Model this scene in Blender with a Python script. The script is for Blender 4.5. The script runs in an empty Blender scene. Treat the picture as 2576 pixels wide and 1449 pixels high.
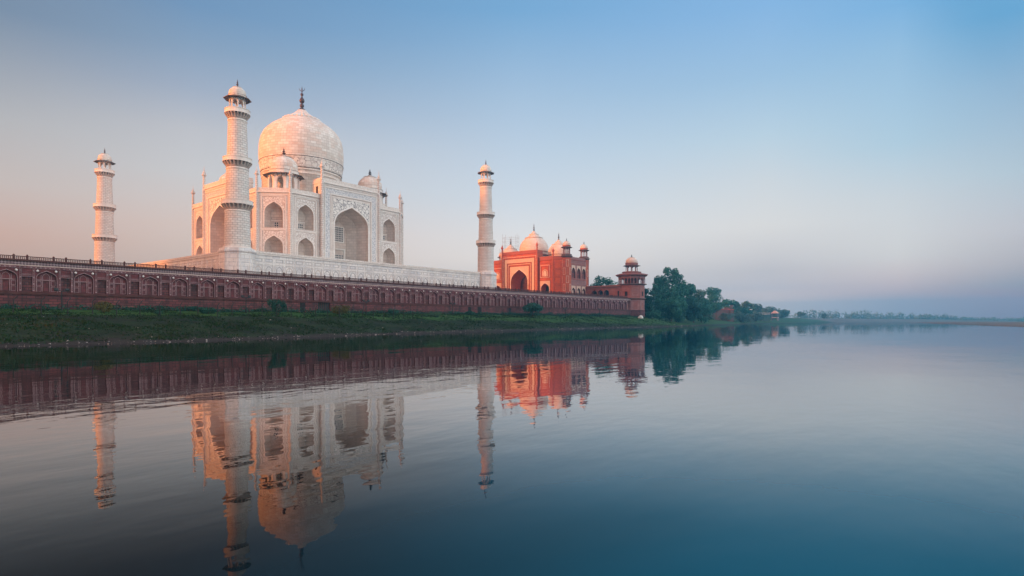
import bpy, math, random
from mathutils import Matrix, Vector
R = math.radians
sc = bpy.context.scene
C = sc.collection
rng = random.Random(7)

# ------------------------------------------------------------------ camera, sky, sun, exposure
W0 = Vector((-119.2, -191.9, 3.0))
YAW = math.atan2(.623, .782)
cam = bpy.data.objects.new('camera', bpy.data.cameras.new('camera'))
C.objects.link(cam)
cam.location = W0
cam.rotation_euler = (R(90), 0, YAW - R(90))
cam.data.sensor_width = 36
cam.data.lens = 36 * 1483 / 2576
cam.data.shift_y = 81.5 / 2576
cam.data.clip_start = .1
cam.data.clip_end = 20000
sc.camera = cam
sc.view_settings.view_transform = 'Standard'
sc.view_settings.look = 'None'
sc.view_settings.exposure = .35
sc.view_settings.gamma = 1

SUN_EL = R(5.2)
SUN_AZ = R(156)                       # direction towards the sun, counter-clockwise from +x
SUN_DIR = Vector((math.cos(SUN_AZ) * math.cos(SUN_EL), math.sin(SUN_AZ) * math.cos(SUN_EL), math.sin(SUN_EL)))


def lin(*c):
    return tuple((x / 255 / 12.92) if x <= 10 else ((x / 255 + .055) / 1.055) ** 2.4 for x in c) + (1,)


world = bpy.data.worlds.new('World')
sc.world = world
world.use_nodes = True
nt = world.node_tree
nt.nodes.clear()
L = nt.links


def N(t, typ, **kw):
    n = t.nodes.new(typ)
    for k, v in kw.items():
        setattr(n, k, v)
    return n


def math_node(t, op, a, b=None, c=None, clamp=False):
    n = N(t, 'ShaderNodeMath', operation=op, use_clamp=clamp)
    for i, x in enumerate((a, b, c)):
        if x is None:
            continue
        if isinstance(x, (int, float)):
            n.inputs[i].default_value = x
        else:
            t.links.new(x, n.inputs[i])
    return n.outputs[0]


def ramp(t, fac, stops, interp='LINEAR'):
    n = N(t, 'ShaderNodeValToRGB')
    cr = n.color_ramp
    cr.interpolation = interp
    while len(cr.elements) > 1:
        cr.elements.remove(cr.elements[-1])
    cr.elements[0].position = stops[0][0]
    cr.elements[0].color = stops[0][1]
    for p, c in stops[1:]:
        e = cr.elements.new(p)
        e.color = c
    t.links.new(fac, n.inputs[0])
    return n.outputs[0]


def mixc(t, fac, a, b, mode='MIX'):
    n = N(t, 'ShaderNodeMix', data_type='RGBA', blend_type=mode)
    for s, x in ((n.inputs['Factor'], fac), (n.inputs[6], a), (n.inputs[7], b)):
        if isinstance(x, (int, float)):
            s.default_value = x
        elif isinstance(x, tuple):
            s.default_value = x
        else:
            t.links.new(x, s)
    return n.outputs[2]


tc = N(nt, 'ShaderNodeTexCoord')
sep = N(nt, 'ShaderNodeSeparateXYZ')
L.new(tc.outputs['Generated'], sep.inputs[0])
zz = math_node(nt, 'MAXIMUM', sep.outputs[2], 0.0)
hl = math_node(nt, 'SQRT', math_node(nt, 'MAXIMUM', math_node(nt, 'SUBTRACT', 1.0, math_node(nt, 'MULTIPLY', zz, zz)), .0001))
sx = math_node(nt, 'ADD', math_node(nt, 'MULTIPLY', sep.outputs[0], .623), math_node(nt, 'MULTIPLY', sep.outputs[1], -.782))
side = math_node(nt, 'DIVIDE', sx, hl)          # -1 .. 1 : towards the dawn .. away from it
# elevation ramps (position = sine of elevation), warm dawn side / middle / blue side
SKY = {'L': [(0.000, (0.5882, 0.2820, 0.2232, 1)), (0.111, (0.5711, 0.3133, 0.2595, 1)), (0.175, (0.4888, 0.3733, 0.3462, 1)), (0.251, (0.3768, 0.3391, 0.3434, 1)), (0.372, (0.1295, 0.1712, 0.2529, 1)), (0.700, (0.1166, 0.1455, 0.2276, 1)), (1.000, (0.1101, 0.1404, 0.2225, 1))],
       'K': [(0.000, (0.6337, 0.4096, 0.3490, 1)), (0.142, (0.6152, 0.4453, 0.3966, 1)), (0.215, (0.5034, 0.4598, 0.4614, 1)), (0.274, (0.4303, 0.4054, 0.4257, 1)), (0.329, (0.2761, 0.3077, 0.3925, 1)), (0.382, (0.1742, 0.2471, 0.3620, 1)), (0.427, (0.1146, 0.2089, 0.3556, 1)), (0.700, (0.1031, 0.1776, 0.3200, 1)), (1.000, (0.0974, 0.1713, 0.3129, 1))],
       'C': [(0.000, (0.7696, 0.6040, 0.5690, 1)), (0.103, (0.7853, 0.6711, 0.6322, 1)), (0.197, (0.5380, 0.5539, 0.6022, 1)), (0.351, (0.3040, 0.4033, 0.5289, 1)), (0.466, (0.1313, 0.2875, 0.4852, 1)), (0.700, (0.1182, 0.2444, 0.4367, 1)), (1.000, (0.1116, 0.2357, 0.4270, 1))],
       'M': [(0.000, (1.0058, 0.7292, 0.6121, 1)), (0.030, (1.1696, 0.7676, 0.6246, 1)), (0.050, (0.6772, 0.5298, 0.5337, 1)), (0.077, (0.5517, 0.4536, 0.4706, 1)), (0.146, (0.6215, 0.5512, 0.5309, 1)), (0.213, (0.5086, 0.5035, 0.5190, 1)), (0.277, (0.3834, 0.4648, 0.5339, 1)), (0.356, (0.2504, 0.3787, 0.5240, 1)), (0.443, (0.1652, 0.3249, 0.5454, 1)), (0.700, (0.1487, 0.2762, 0.4909, 1)), (1.000, (0.1404, 0.2664, 0.4800, 1))],
       'P': [(0.000, (0.6148, 0.4146, 0.4026, 1)), (0.037, (0.7149, 0.4365, 0.4108, 1)), (0.091, (0.6276, 0.5323, 0.5146, 1)), (0.171, (0.4957, 0.4754, 0.4906, 1)), (0.243, (0.3276, 0.4215, 0.5002, 1)), (0.360, (0.2068, 0.3484, 0.5034, 1)), (0.410, (0.1301, 0.2988, 0.5115, 1)), (0.700, (0.1171, 0.2539, 0.4603, 1)), (1.000, (0.1106, 0.2450, 0.4501, 1))],
       'R': [(0.000, (0.4829, 0.1942, 0.2018, 1)), (0.029, (0.5682, 0.2045, 0.2018, 1)), (0.045, (0.3905, 0.2499, 0.2629, 1)), (0.074, (0.4508, 0.3316, 0.3450, 1)), (0.119, (0.4611, 0.3806, 0.4062, 1)), (0.191, (0.3390, 0.3742, 0.4263, 1)), (0.296, (0.1784, 0.2777, 0.4014, 1)), (0.372, (0.0155, 0.1811, 0.3768, 1)), (0.700, (0.0139, 0.1539, 0.3391, 1)), (1.000, (0.0132, 0.1485, 0.3316, 1))]}
COLS = {'L': -.655, 'K': -.477, 'C': .01, 'M': .398, 'P': .549, 'R': .653}
skyc, prev = None, None
for q, pos in COLS.items():
    rq = ramp(nt, zz, SKY[q])
    if skyc is None:
        skyc = rq
    else:
        mr = N(nt, 'ShaderNodeMapRange', interpolation_type='LINEAR')
        L.new(side, mr.inputs[0])
        mr.inputs[1].default_value = prev
        mr.inputs[2].default_value = pos
        skyc = mixc(nt, mr.outputs[0], skyc, rq)
    prev = pos
nish = N(nt, 'ShaderNodeTexSky', sky_type='NISHITA')
nish.sun_disc = False
nish.sun_elevation = SUN_EL
nish.sun_rotation = R(90) - SUN_AZ
nish.dust_density = 3
bg1 = N(nt, 'ShaderNodeBackground')
bg1.inputs[1].default_value = .95
# broad bright veil added to the sky behind the camera to fill shaded north faces
vd = N(nt, 'ShaderNodeVectorMath', operation='DOT_PRODUCT')
L.new(tc.outputs['Generated'], vd.inputs[0])
vd.inputs[1].default_value = Vector((.30, -.80, .52)).normalized()
vm = N(nt, 'ShaderNodeMapRange', interpolation_type='SMOOTHSTEP')
L.new(vd.outputs['Value'], vm.inputs[0])
vm.inputs[1].default_value = .45
vm.inputs[2].default_value = .95
sky_fill = mixc(nt, vm.outputs[0], (0, 0, 0, 1), (1.75, 1.58, 1.42, 1))
skyc = mixc(nt, 1.0, skyc, sky_fill, 'ADD')
# dawn glow low in the east, around the sun
gd = N(nt, 'ShaderNodeVectorMath', operation='DOT_PRODUCT')
L.new(tc.outputs['Generated'], gd.inputs[0])
gd.inputs[1].default_value = Vector((SUN_DIR.x, SUN_DIR.y, .12)).normalized()
gm = N(nt, 'ShaderNodeMapRange', interpolation_type='SMOOTHSTEP')
L.new(gd.outputs['Value'], gm.inputs[0])
gm.inputs[1].default_value = .30
gm.inputs[2].default_value = 1.0
glow = mixc(nt, gm.outputs[0], (0, 0, 0, 1), (2.3, .68, .18, 1))
skyc = mixc(nt, 1.0, skyc, glow, 'ADD')
L.new(skyc, bg1.inputs[0])
bg2 = N(nt, 'ShaderNodeBackground')
bg2.inputs[1].default_value = .05
L.new(nish.outputs[0], bg2.inputs[0])
addb = N(nt, 'ShaderNodeAddShader')
L.new(bg1.outputs[0], addb.inputs[0])
L.new(bg2.outputs[0], addb.inputs[1])
wo = N(nt, 'ShaderNodeOutputWorld')
L.new(addb.outputs[0], wo.inputs[0])

sl = bpy.data.lights.new('sun', 'SUN')
sl.energy = 5
sl.angle = R(5)
sl.color = (1, .27, .06)
so = bpy.data.objects.new('sun', sl)
C.objects.link(so)
so.location = (0, 0, 300)
so.rotation_euler = (-SUN_DIR).to_track_quat('-Z', 'Y').to_euler()

sc.cycles.use_denoising = True
sc.cycles.max_bounces = 6
sc.cycles.volume_bounces = 1
sc.cycles.use_fast_gi = False

# ------------------------------------------------------------------ materials


def mat(name):
    m = bpy.data.materials.new(name)
    m.use_nodes = True
    t = m.node_tree
    b = t.nodes['Principled BSDF']
    b.inputs['Roughness'].default_value = .75
    b.inputs['Specular IOR Level'].default_value = .25
    return m, t, b


def uvc(t, sx_=1., sy_=1., obj=False):
    c = N(t, 'ShaderNodeTexCoord')
    mp = N(t, 'ShaderNodeMapping')
    mp.inputs['Scale'].default_value = (sx_, sy_, 1)
    t.links.new(c.outputs['Object' if obj else 'UV'], mp.inputs[0])
    return mp.outputs[0]


def noise(t, vec, scale, detail=4, rough=.55):
    n = N(t, 'ShaderNodeTexNoise')
    n.inputs['Scale'].default_value = scale
    n.inputs['Detail'].default_value = detail
    n.inputs['Roughness'].default_value = rough
    t.links.new(vec, n.inputs['Vector'])
    return n.outputs['Fac']


def brick(t, vec, c1, c2, cm, w, h, ms, offset=.5):
    n = N(t, 'ShaderNodeTexBrick')
    n.offset = offset
    t.links.new(vec, n.inputs['Vector'])
    n.inputs['Color1'].default_value = c1
    n.inputs['Color2'].default_value = c2
    n.inputs['Mortar'].default_value = cm
    n.inputs['Scale'].default_value = 1
    n.inputs['Mortar Size'].default_value = ms
    n.inputs['Mortar Smooth'].default_value = .3
    n.inputs['Brick Width'].default_value = w
    n.inputs['Row Height'].default_value = h
    return n


def bump(t, b, h, strength=.3, dist=.05):
    n = N(t, 'ShaderNodeBump')
    n.inputs['Strength'].default_value = strength
    n.inputs['Distance'].default_value = dist
    t.links.new(h, n.inputs['Height'])
    t.links.new(n.outputs[0], b.inputs['Normal'])


def c4(*c):
    return tuple(c) + (1,)


def stone(name, c1, c2, cm, w, h, ms, patch, patch_amt=.5, stain=(.3, .28, .26), stain_amt=.35, scale=.25, vstreak=0., vcol=(.05, .04, .04)):
    """coursed blocks with per block tone, broad patches, dirt and run-off streaks"""
    m, t, b = mat(name)
    v = uvc(t)
    br = brick(t, v, c4(*c1), c4(*c2), c4(*cm), w, h, ms)
    # bigger slabs of another tone, jittered
    br2 = brick(t, v, c4(0, 0, 0), c4(1, 1, 1), c4(.3, .3, .3), w * 1.0, h * 1.0, 0)
    n2 = N(t, 'ShaderNodeTexWhiteNoise', noise_dimensions='2D')
    sv = N(t, 'ShaderNodeVectorMath', operation='SNAP')
    t.links.new(v, sv.inputs[0])
    sv.inputs[1].default_value = (w, h, 1)
    t.links.new(sv.outputs[0], n2.inputs['Vector'])
    f1 = math_node(t, 'MULTIPLY', ramp(t, n2.outputs[0], [(.55, (0, 0, 0, 1)), (1, (1, 1, 1, 1))]), patch_amt)
    col = mixc(t, f1, br.outputs[0], c4(*patch))
    col = mixc(t, math_node(t, 'SUBTRACT', 1.0, br.outputs['Fac']), c4(*cm), col)
    gp = N(t, 'ShaderNodeNewGeometry').outputs['Position']
    no = noise(t, gp, scale, 6, .65)
    f2 = math_node(t, 'MULTIPLY', ramp(t, no, [(.48, (0, 0, 0, 1)), (.72, (1, 1, 1, 1))]), stain_amt)
    col = mixc(t, f2, col, c4(*stain))
    if vstreak:
        vmp = N(t, 'ShaderNodeMapping')
        vmp.inputs['Scale'].default_value = (1, 1, .07)
        t.links.new(gp, vmp.inputs[0])
        ns = noise(t, vmp.outputs[0], .8, 5, .7)
        f3 = math_node(t, 'MULTIPLY', ramp(t, ns, [(.53, (0, 0, 0, 1)), (.7, (1, 1, 1, 1))]), vstreak)
        col = mixc(t, f3, col, c4(*vcol))
    t.links.new(col, b.inputs['Base Color'])
    bump(t, b, br.outputs['Fac'], .25, -.03)
    return m


M = {}
MAR = (.70, .66, .60)
M['marble'] = stone('marble_blocks', (.70, .655, .59), (.61, .555, .50), (.42, .36, .32), 1.7, .85, .035, (.62, .48, .40), .6, (.44, .37, .33), .75, .12, .4, (.42, .36, .32))
M['marble_plain'] = stone('marble_trim', (.74, .70, .64), (.68, .63, .57), (.5, .44, .4), 2.6, 1.1, .02, (.62, .52, .45), .4, (.50, .43, .38), .55, .3, .3, (.44, .37, .32))
M['marble_shaft'] = stone('marble_shaft', (.68, .63, .57), (.58, .53, .48), (.32, .27, .245), 1.15, .57, .055, (.60, .47, .39), .5, (.46, .37, .32), .7, .16, .5, (.42, .34, .29))
M['marble_dome'] = stone('marble_dome', (.73, .68, .61), (.58, .515, .445), (.40, .32, .27), 1.9, .95, .05, (.60, .42, .32), .65, (.46, .39, .33), .6, .12, .4, (.36, .30, .26))
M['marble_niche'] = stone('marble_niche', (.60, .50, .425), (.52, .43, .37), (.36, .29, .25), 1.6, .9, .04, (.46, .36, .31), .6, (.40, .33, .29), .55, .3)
M['marble_base'] = stone('marble_platform', (.74, .71, .66), (.66, .63, .59), (.36, .34, .33), 1.9, 1.0, .045, (.50, .50, .52), .6, (.42, .41, .41), .6, .3, .55, (.33, .32, .31))
M['pale_dome'] = stone('pale_dome', (.66, .57, .49), (.60, .50, .42), (.45, .33, .27), 1.8, .9, .04, (.56, .42, .34), .5, (.45, .36, .3), .4, .25)

RED1, RED2, REDM = (.52, .115, .048), (.42, .09, .040), (.27, .10, .06)
M['red'] = stone('red_sandstone', RED1, RED2, REDM, 1.4, .6, .03, (.30, .085, .06), .5, (.24, .08, .06), .4, .3)
M['red_grey'] = stone('shaded_pink_sandstone', (.27, .125, .115), (.22, .10, .095), (.30, .17, .15), 1.6, .7, .05, (.32, .17, .15), .5, (.15, .085, .085), .5, .3, .3, (.10, .07, .07))  # duller copy of the red, shade of the end walls painted in
M['red_dark'] = stone('shaded_red_sandstone', (.155, .043, .043), (.075, .025, .027), (.04, .017, .018), 1.3, .5, .06, (.19, .075, .068), .6, (.04, .018, .018), .85, .28, .85, (.022, .015, .015))
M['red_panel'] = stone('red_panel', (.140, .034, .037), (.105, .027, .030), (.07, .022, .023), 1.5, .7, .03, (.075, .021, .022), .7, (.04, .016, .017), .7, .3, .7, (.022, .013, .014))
M['red_tower'] = stone('rosy_sandstone', (.27, .10, .082), (.22, .082, .07), (.19, .085, .075), 1.3, .5, .04, (.33, .14, .11), .5, (.22, .09, .075), .4, .3, .3, (.12, .06, .055))


M['old_stone'] = stone('old_river_stone', (.10, .065, .06), (.07, .05, .047), (.05, .04, .038), 1.4, .6, .06, (.12, .08, .075), .5, (.07, .06, .055), .7, .3, .6, (.05, .05, .045))


def plain(name, c, rough=.7, var=.25, scale=1.2, metal=0., obj=True):
    m, t, b = mat(name)
    no = noise(t, uvc(t, obj=obj), scale, 5)
    d = tuple(x * (1 - var) for x in c)
    u = tuple(min(1, x * (1 + var)) for x in c)
    t.links.new(ramp(t, no, [(.3, c4(*d)), (.7, c4(*u))]), b.inputs['Base Color'])
    b.inputs['Roughness'].default_value = rough
    b.inputs['Metallic'].default_value = metal
    return m


M['inlay'] = plain('pale_inlay', (.27, .175, .18), .6, .6, .35)
M['white_inlay'] = plain('white_inlay', (.58, .47, .40), .6, .25, .9)
M['bronze'] = plain('bronze', (.075, .045, .04), .45, .3, 1.5, .5)
M['dark_metal'] = plain('dark_metal', (.02, .022, .022), .6, .3, 2)
M['void'] = plain('dark_interior', (.018, .015, .016), .9, .3, 1)
M['eave'] = plain('eave_slab', (.19, .145, .125), .8, .25, .7)  # kiosk eaves: dark underside shade worked into the slab colour
M['soffit'] = plain('soffit_shade', (.34, .27, .235), .8, .25, .7)  # shade of balcony recesses and undersides put into a darker tone
M['eave_dark'] = plain('dark_eave_slab', (.13, .075, .065), .8, .25, .7)
M['red_trim'] = plain('red_trim', (.29, .062, .035), .75, .3, .7)
M['wall_trim'] = plain('wall_trim', (.07, .025, .022), .8, .35, .7)
M['rail_stone'] = plain('railing_stone', (.085, .032, .028), .8, .3, .8)
M['grey_inlay'] = plain('grey_inlay', (.34, .32, .31), .6, .3, .6)
M['line_inlay'] = plain('line_inlay', (.36, .27, .225), .6, .3, .6)
M['boss'] = plain('marble_boss', (.62, .58, .55), .6, .15, 2)
M['scaffold'] = plain('scaffold_tube', (.22, .16, .13), .6, .3, 2)


def pattern_mat(name, base, dark, scale, kind, amt=1.):
    m, t, b = mat(name)
    v = uvc(t)
    if kind == 'flower':                     # scrolling arabesque inlay
        vo = N(t, 'ShaderNodeTexVoronoi', feature='DISTANCE_TO_EDGE')
        vo.inputs['Scale'].default_value = scale
        t.links.new(v, vo.inputs['Vector'])
        no = N(t, 'ShaderNodeTexVoronoi', feature='F1')
        no.inputs['Scale'].default_value = scale * 1.7
        t.links.new(v, no.inputs['Vector'])
        a = ramp(t, vo.outputs['Distance'], [(.05, (1, 1, 1, 1)), (.11, (0, 0, 0, 1))])
        d = ramp(t, no.outputs['Distance'], [(.22, (1, 1, 1, 1)), (.30, (0, 0, 0, 1))])
        f = math_node(t, 'MAXIMUM', math_node(t, 'MULTIPLY', a, .55), d)
    elif kind == 'script':                   # tight band of inscription
        n1 = noise(t, v, scale, 3, .8)
        f = ramp(t, n1, [(.47, (0, 0, 0, 1)), (.55, (1, 1, 1, 1))])
    elif kind == 'dots':                     # chequered and chevron inlay
        ck = N(t, 'ShaderNodeTexChecker')
        mp = N(t, 'ShaderNodeMapping')
        mp.inputs['Rotation'].default_value = (0, 0, R(45))
        t.links.new(v, mp.inputs[0])
        t.links.new(mp.outputs[0], ck.inputs[0])
        ck.inputs['Scale'].default_value = scale
        no = noise(t, v, .6, 4)
        f = math_node(t, 'MULTIPLY', ck.outputs['Fac'], ramp(t, no, [(.3, (.3, .3, .3, 1)), (.6, (1, 1, 1, 1))]))
    else:                                    # band of small pointed leaves
        w1 = N(t, 'ShaderNodeTexWave', wave_type='BANDS', bands_direction='X')
        w1.inputs['Scale'].default_value = scale
        t.links.new(v, w1.inputs['Vector'])
        f = ramp(t, w1.outputs['Fac'], [(.35, (0, 0, 0, 1)), (.55, (1, 1, 1, 1))])
    f = math_node(t, 'MULTIPLY', f, amt)
    no2 = noise(t, v, .3, 5)
    bc = mixc(t, math_node(t, 'MULTIPLY', no2, .5), c4(*base), c4(*[x * .75 for x in base]))
    t.links.new(mixc(t, f, bc, c4(*dark)), b.inputs['Base Color'])
    return m


M['spandrel'] = pattern_mat('spandrel_arabesque', (.72, .68, .62), (.09, .07, .08), .85, 'flower', 1.)
M['spandrel_soft'] = pattern_mat('spandrel_soft', (.70, .65, .59), (.26, .17, .14), 1.2, 'flower', .9)
M['script'] = pattern_mat('inscription_band', (.66, .64, .61), (.24, .25, .28), 2.0, 'script', .75)
M['parapet'] = pattern_mat('parapet_relief', (.70, .64, .57), (.42, .33, .28), 1.3, 'flower', .75)
M['dome_band'] = pattern_mat('dome_inlay_band', (.70, .65, .58), (.25, .19, .17), .62, 'flower', .9)
M['dots'] = pattern_mat('chevron_inlay', (.11, .062, .066), (.31, .23, .24), 3.0, 'dots', 1.)
M['mosque_white'] = pattern_mat('mosque_white_inlay', (.60, .46, .36), (.45, .25, .17), 1.2, 'flower', .5)
M['merlon'] = pattern_mat('merlon_band', (.42, .12, .07), (.22, .06, .045), .55, 'leaf', .7)
M['drum_diamond'] = pattern_mat('drum_diamond', (.50, .42, .37), (.13, .08, .075), 1.1, 'dots', 1.)

# jali screens : small dark openings in pale stone
m, t, b = mat('lattice_screen')
br = brick(t, uvc(t), c4(.035, .035, .04), c4(.06, .055, .06), c4(.55, .5, .46), .62, .72, .13, 0)
t.links.new(br.outputs[0], b.inputs['Base Color'])
M['jali'] = m


def foliage(name, c, c2):
    m, t, b = mat(name)
    no = noise(t, uvc(t, obj=True), .35, 3)
    oi = N(t, 'ShaderNodeNewGeometry')
    f = math_node(t, 'ADD', math_node(t, 'MULTIPLY', no, .6), math_node(t, 'MULTIPLY', oi.outputs['Random Per Island'], .5))
    t.links.new(ramp(t, f, [(.25, c4(*c)), (.85, c4(*c2))]), b.inputs['Base Color'])
    b.inputs['Roughness'].default_value = .6
    b.inputs['Transmission Weight'].default_value = 0
    tr = N(t, 'ShaderNodeBsdfTranslucent')
    tr.inputs[0].default_value = c4(*[x * .9 for x in c2])
    mx = N(t, 'ShaderNodeMixShader')
    mx.inputs[0].default_value = .25
    t.links.new(b.outputs[0], mx.inputs[1])
    t.links.new(tr.outputs[0], mx.inputs[2])
    t.links.new(mx.outputs[0], t.nodes['Material Output'].inputs[0])
    return m


M['leaf'] = foliage('tree_leaves', (.010, .072, .050), (.034, .170, .105))
M['leaf_dark'] = foliage('dark_leaves', (.006, .044, .032), (.020, .105, .068))
M['leaf_light'] = foliage('light_leaves', (.022, .07, .035), (.06, .13, .055))
M['leaf_yellow'] = foliage('yellow_leaves', (.035, .045, .012), (.12, .11, .02))
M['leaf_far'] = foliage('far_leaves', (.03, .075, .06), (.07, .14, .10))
M['leaf_wood'] = foliage('haze_paled_leaves', (.09, .16, .15), (.15, .24, .21))  # distance haze painted in: paler foliage colour for the far wood
M['bark'] = plain('bark', (.07, .05, .038), .9, .35, 2)

# grass blades and soil
m, t, b = mat('bank_grass')
v = uvc(t, obj=True)
n1 = noise(t, v, .22, 6, .65)
n2 = noise(t, v, 2.2, 5, .7)
col = ramp(t, n1, [(.3, c4(.0008, .0045, .0012)), (.47, c4(.0018, .012, .0025)), (.58, c4(.0045, .022, .004)), (.72, c4(.011, .030, .007))])
col = mixc(t, math_node(t, 'MULTIPLY', ramp(t, n2, [(.5, (0, 0, 0, 1)), (.75, (1, 1, 1, 1))]), .5), col, c4(.009, .014, .006))
ge = N(t, 'ShaderNodeNewGeometry')
sp = N(t, 'ShaderNodeSeparateXYZ')
t.links.new(ge.outputs['Position'], sp.inputs[0])
# mown lawn inside the fence
lawn = ramp(t, math_node(t, 'MULTIPLY_ADD', math_node(t, 'ADD', sp.outputs[1], math_node(t, 'MULTIPLY', n1, 4.0)), .5, 36.2, clamp=True), [(0, (0, 0, 0, 1)), (1, (1, 1, 1, 1))])
col = mixc(t, math_node(t, 'MULTIPLY', lawn, .85), col, c4(.020, .072, .010))
# bare mud close to the waterline
nz = math_node(t, 'ADD', sp.outputs[2], math_node(t, 'MULTIPLY', math_node(t, 'SUBTRACT', n1, .5), 1.4))
col = mixc(t, ramp(t, nz, [(.25, (1, 1, 1, 1)), (.6, (0, 0, 0, 1))]), col, c4(.018, .017, .016))
t.links.new(col, b.inputs['Base Color'])
b.inputs['Roughness'].default_value = .95
bump(t, b, n2, .8, .25)
M['ground'] = m
M['tuft'] = foliage('grass_tufts', (.0012, .009, .0015), (.010, .045, .006))
M['far_soil'] = plain('far_bank_soil', (.10, .10, .085), .95, .3, .03)
M['sand'] = plain('sandbar_soil', (.085, .07, .055), .95, .3, .06)
M['paving'] = plain('terrace_paving', (.25, .11, .08), .85, .25, .4)
M['litter'] = plain('pale_litter', (.30, .30, .29), .8, .4, 5)
M['pink_roof'] = plain('pink_roof', (.62, .38, .30), .8, .1, 1)
M['white_paint'] = plain('white_paint', (.6, .58, .55), .7, .1, 1)
M['blue_pole'] = plain('blue_pillar', (.10, .14, .18), .7, .2, 1)
M['tarp'] = plain('pale_tarpaulin', (.48, .50, .46), .7, .25, 1.2)

# river
m, t, b = mat('river_water')
b.inputs['Roughness'].default_value = .6
b.inputs['Specular IOR Level'].default_value = 0
cc = N(t, 'ShaderNodeTexCoord')
mp = N(t, 'ShaderNodeMapping')
mp.inputs['Rotation'].default_value = (0, 0, -R(40))
mp.inputs['Scale'].default_value = (.5, 1.0, 1)
t.links.new(cc.outputs['Object'], mp.inputs[0])
w1 = noise(t, mp.outputs[0], .75, 3, .5)
w2 = noise(t, mp.outputs[0], .10, 3, .5)
w3 = noise(t, mp.outputs[0], .035, 3, .5)
amp = ramp(t, w3, [(.38, c4(.25, .25, .25)), (.62, c4(1, 1, 1))])
hgt = math_node(t, 'ADD', math_node(t, 'MULTIPLY', math_node(t, 'MULTIPLY', w1, amp), .016), math_node(t, 'MULTIPLY', w2, .05))
bu = N(t, 'ShaderNodeBump')
bu.inputs['Strength'].default_value = 1
bu.inputs['Distance'].default_value = 1
t.links.new(hgt, bu.inputs['Height'])
# body colour split across the view: reflected sky blue painted in right, grey left
ch = N(t, 'ShaderNodeVectorMath', operation='DOT_PRODUCT')
t.links.new(cc.outputs['Object'], ch.inputs[0])
ch.inputs[1].default_value = (.623, -.782, 0)
chv = math_node(t, 'ADD', ch.outputs['Value'], math_node(t, 'MULTIPLY', math_node(t, 'SUBTRACT', w2, .5), 9.0))
cm = N(t, 'ShaderNodeMapRange', interpolation_type='SMOOTHSTEP')
t.links.new(chv, cm.inputs[0])
cm.inputs[1].default_value = 72.0
cm.inputs[2].default_value = 81.0
t.links.new(mixc(t, cm.outputs[0], c4(.003, .005, .0055), c4(.003, .085, .148)), b.inputs['Base Color'])
gl = N(t, 'ShaderNodeBsdfGlossy')
gl.inputs['Roughness'].default_value = .012
t.links.new(bu.outputs[0], gl.inputs['Normal'])
lw = N(t, 'ShaderNodeLayerWeight')
t.links.new(bu.outputs[0], lw.inputs['Normal'])
rf = ramp(t, lw.outputs['Facing'], [(0, c4(.02, .02, .02)), (.50, c4(.028, .028, .028)), (.62, c4(.036, .036, .036)), (.69, c4(.07, .07, .07)), (.735, c4(.17, .17, .17)), (.785, c4(.31, .31, .31)), (.845, c4(.63, .63, .63)), (.91, c4(.84, .84, .84)), (1, c4(.98, .98, .98))], 'B_SPLINE')
mx = N(t, 'ShaderNodeMixShader')
t.links.new(rf, mx.inputs[0])
t.links.new(b.outputs[0], mx.inputs[1])
t.links.new(gl.outputs[0], mx.inputs[2])
t.links.new(mx.outputs[0], t.nodes['Material Output'].inputs[0])
M['water'] = m

# ------------------------------------------------------------------ mesh helpers


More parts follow.
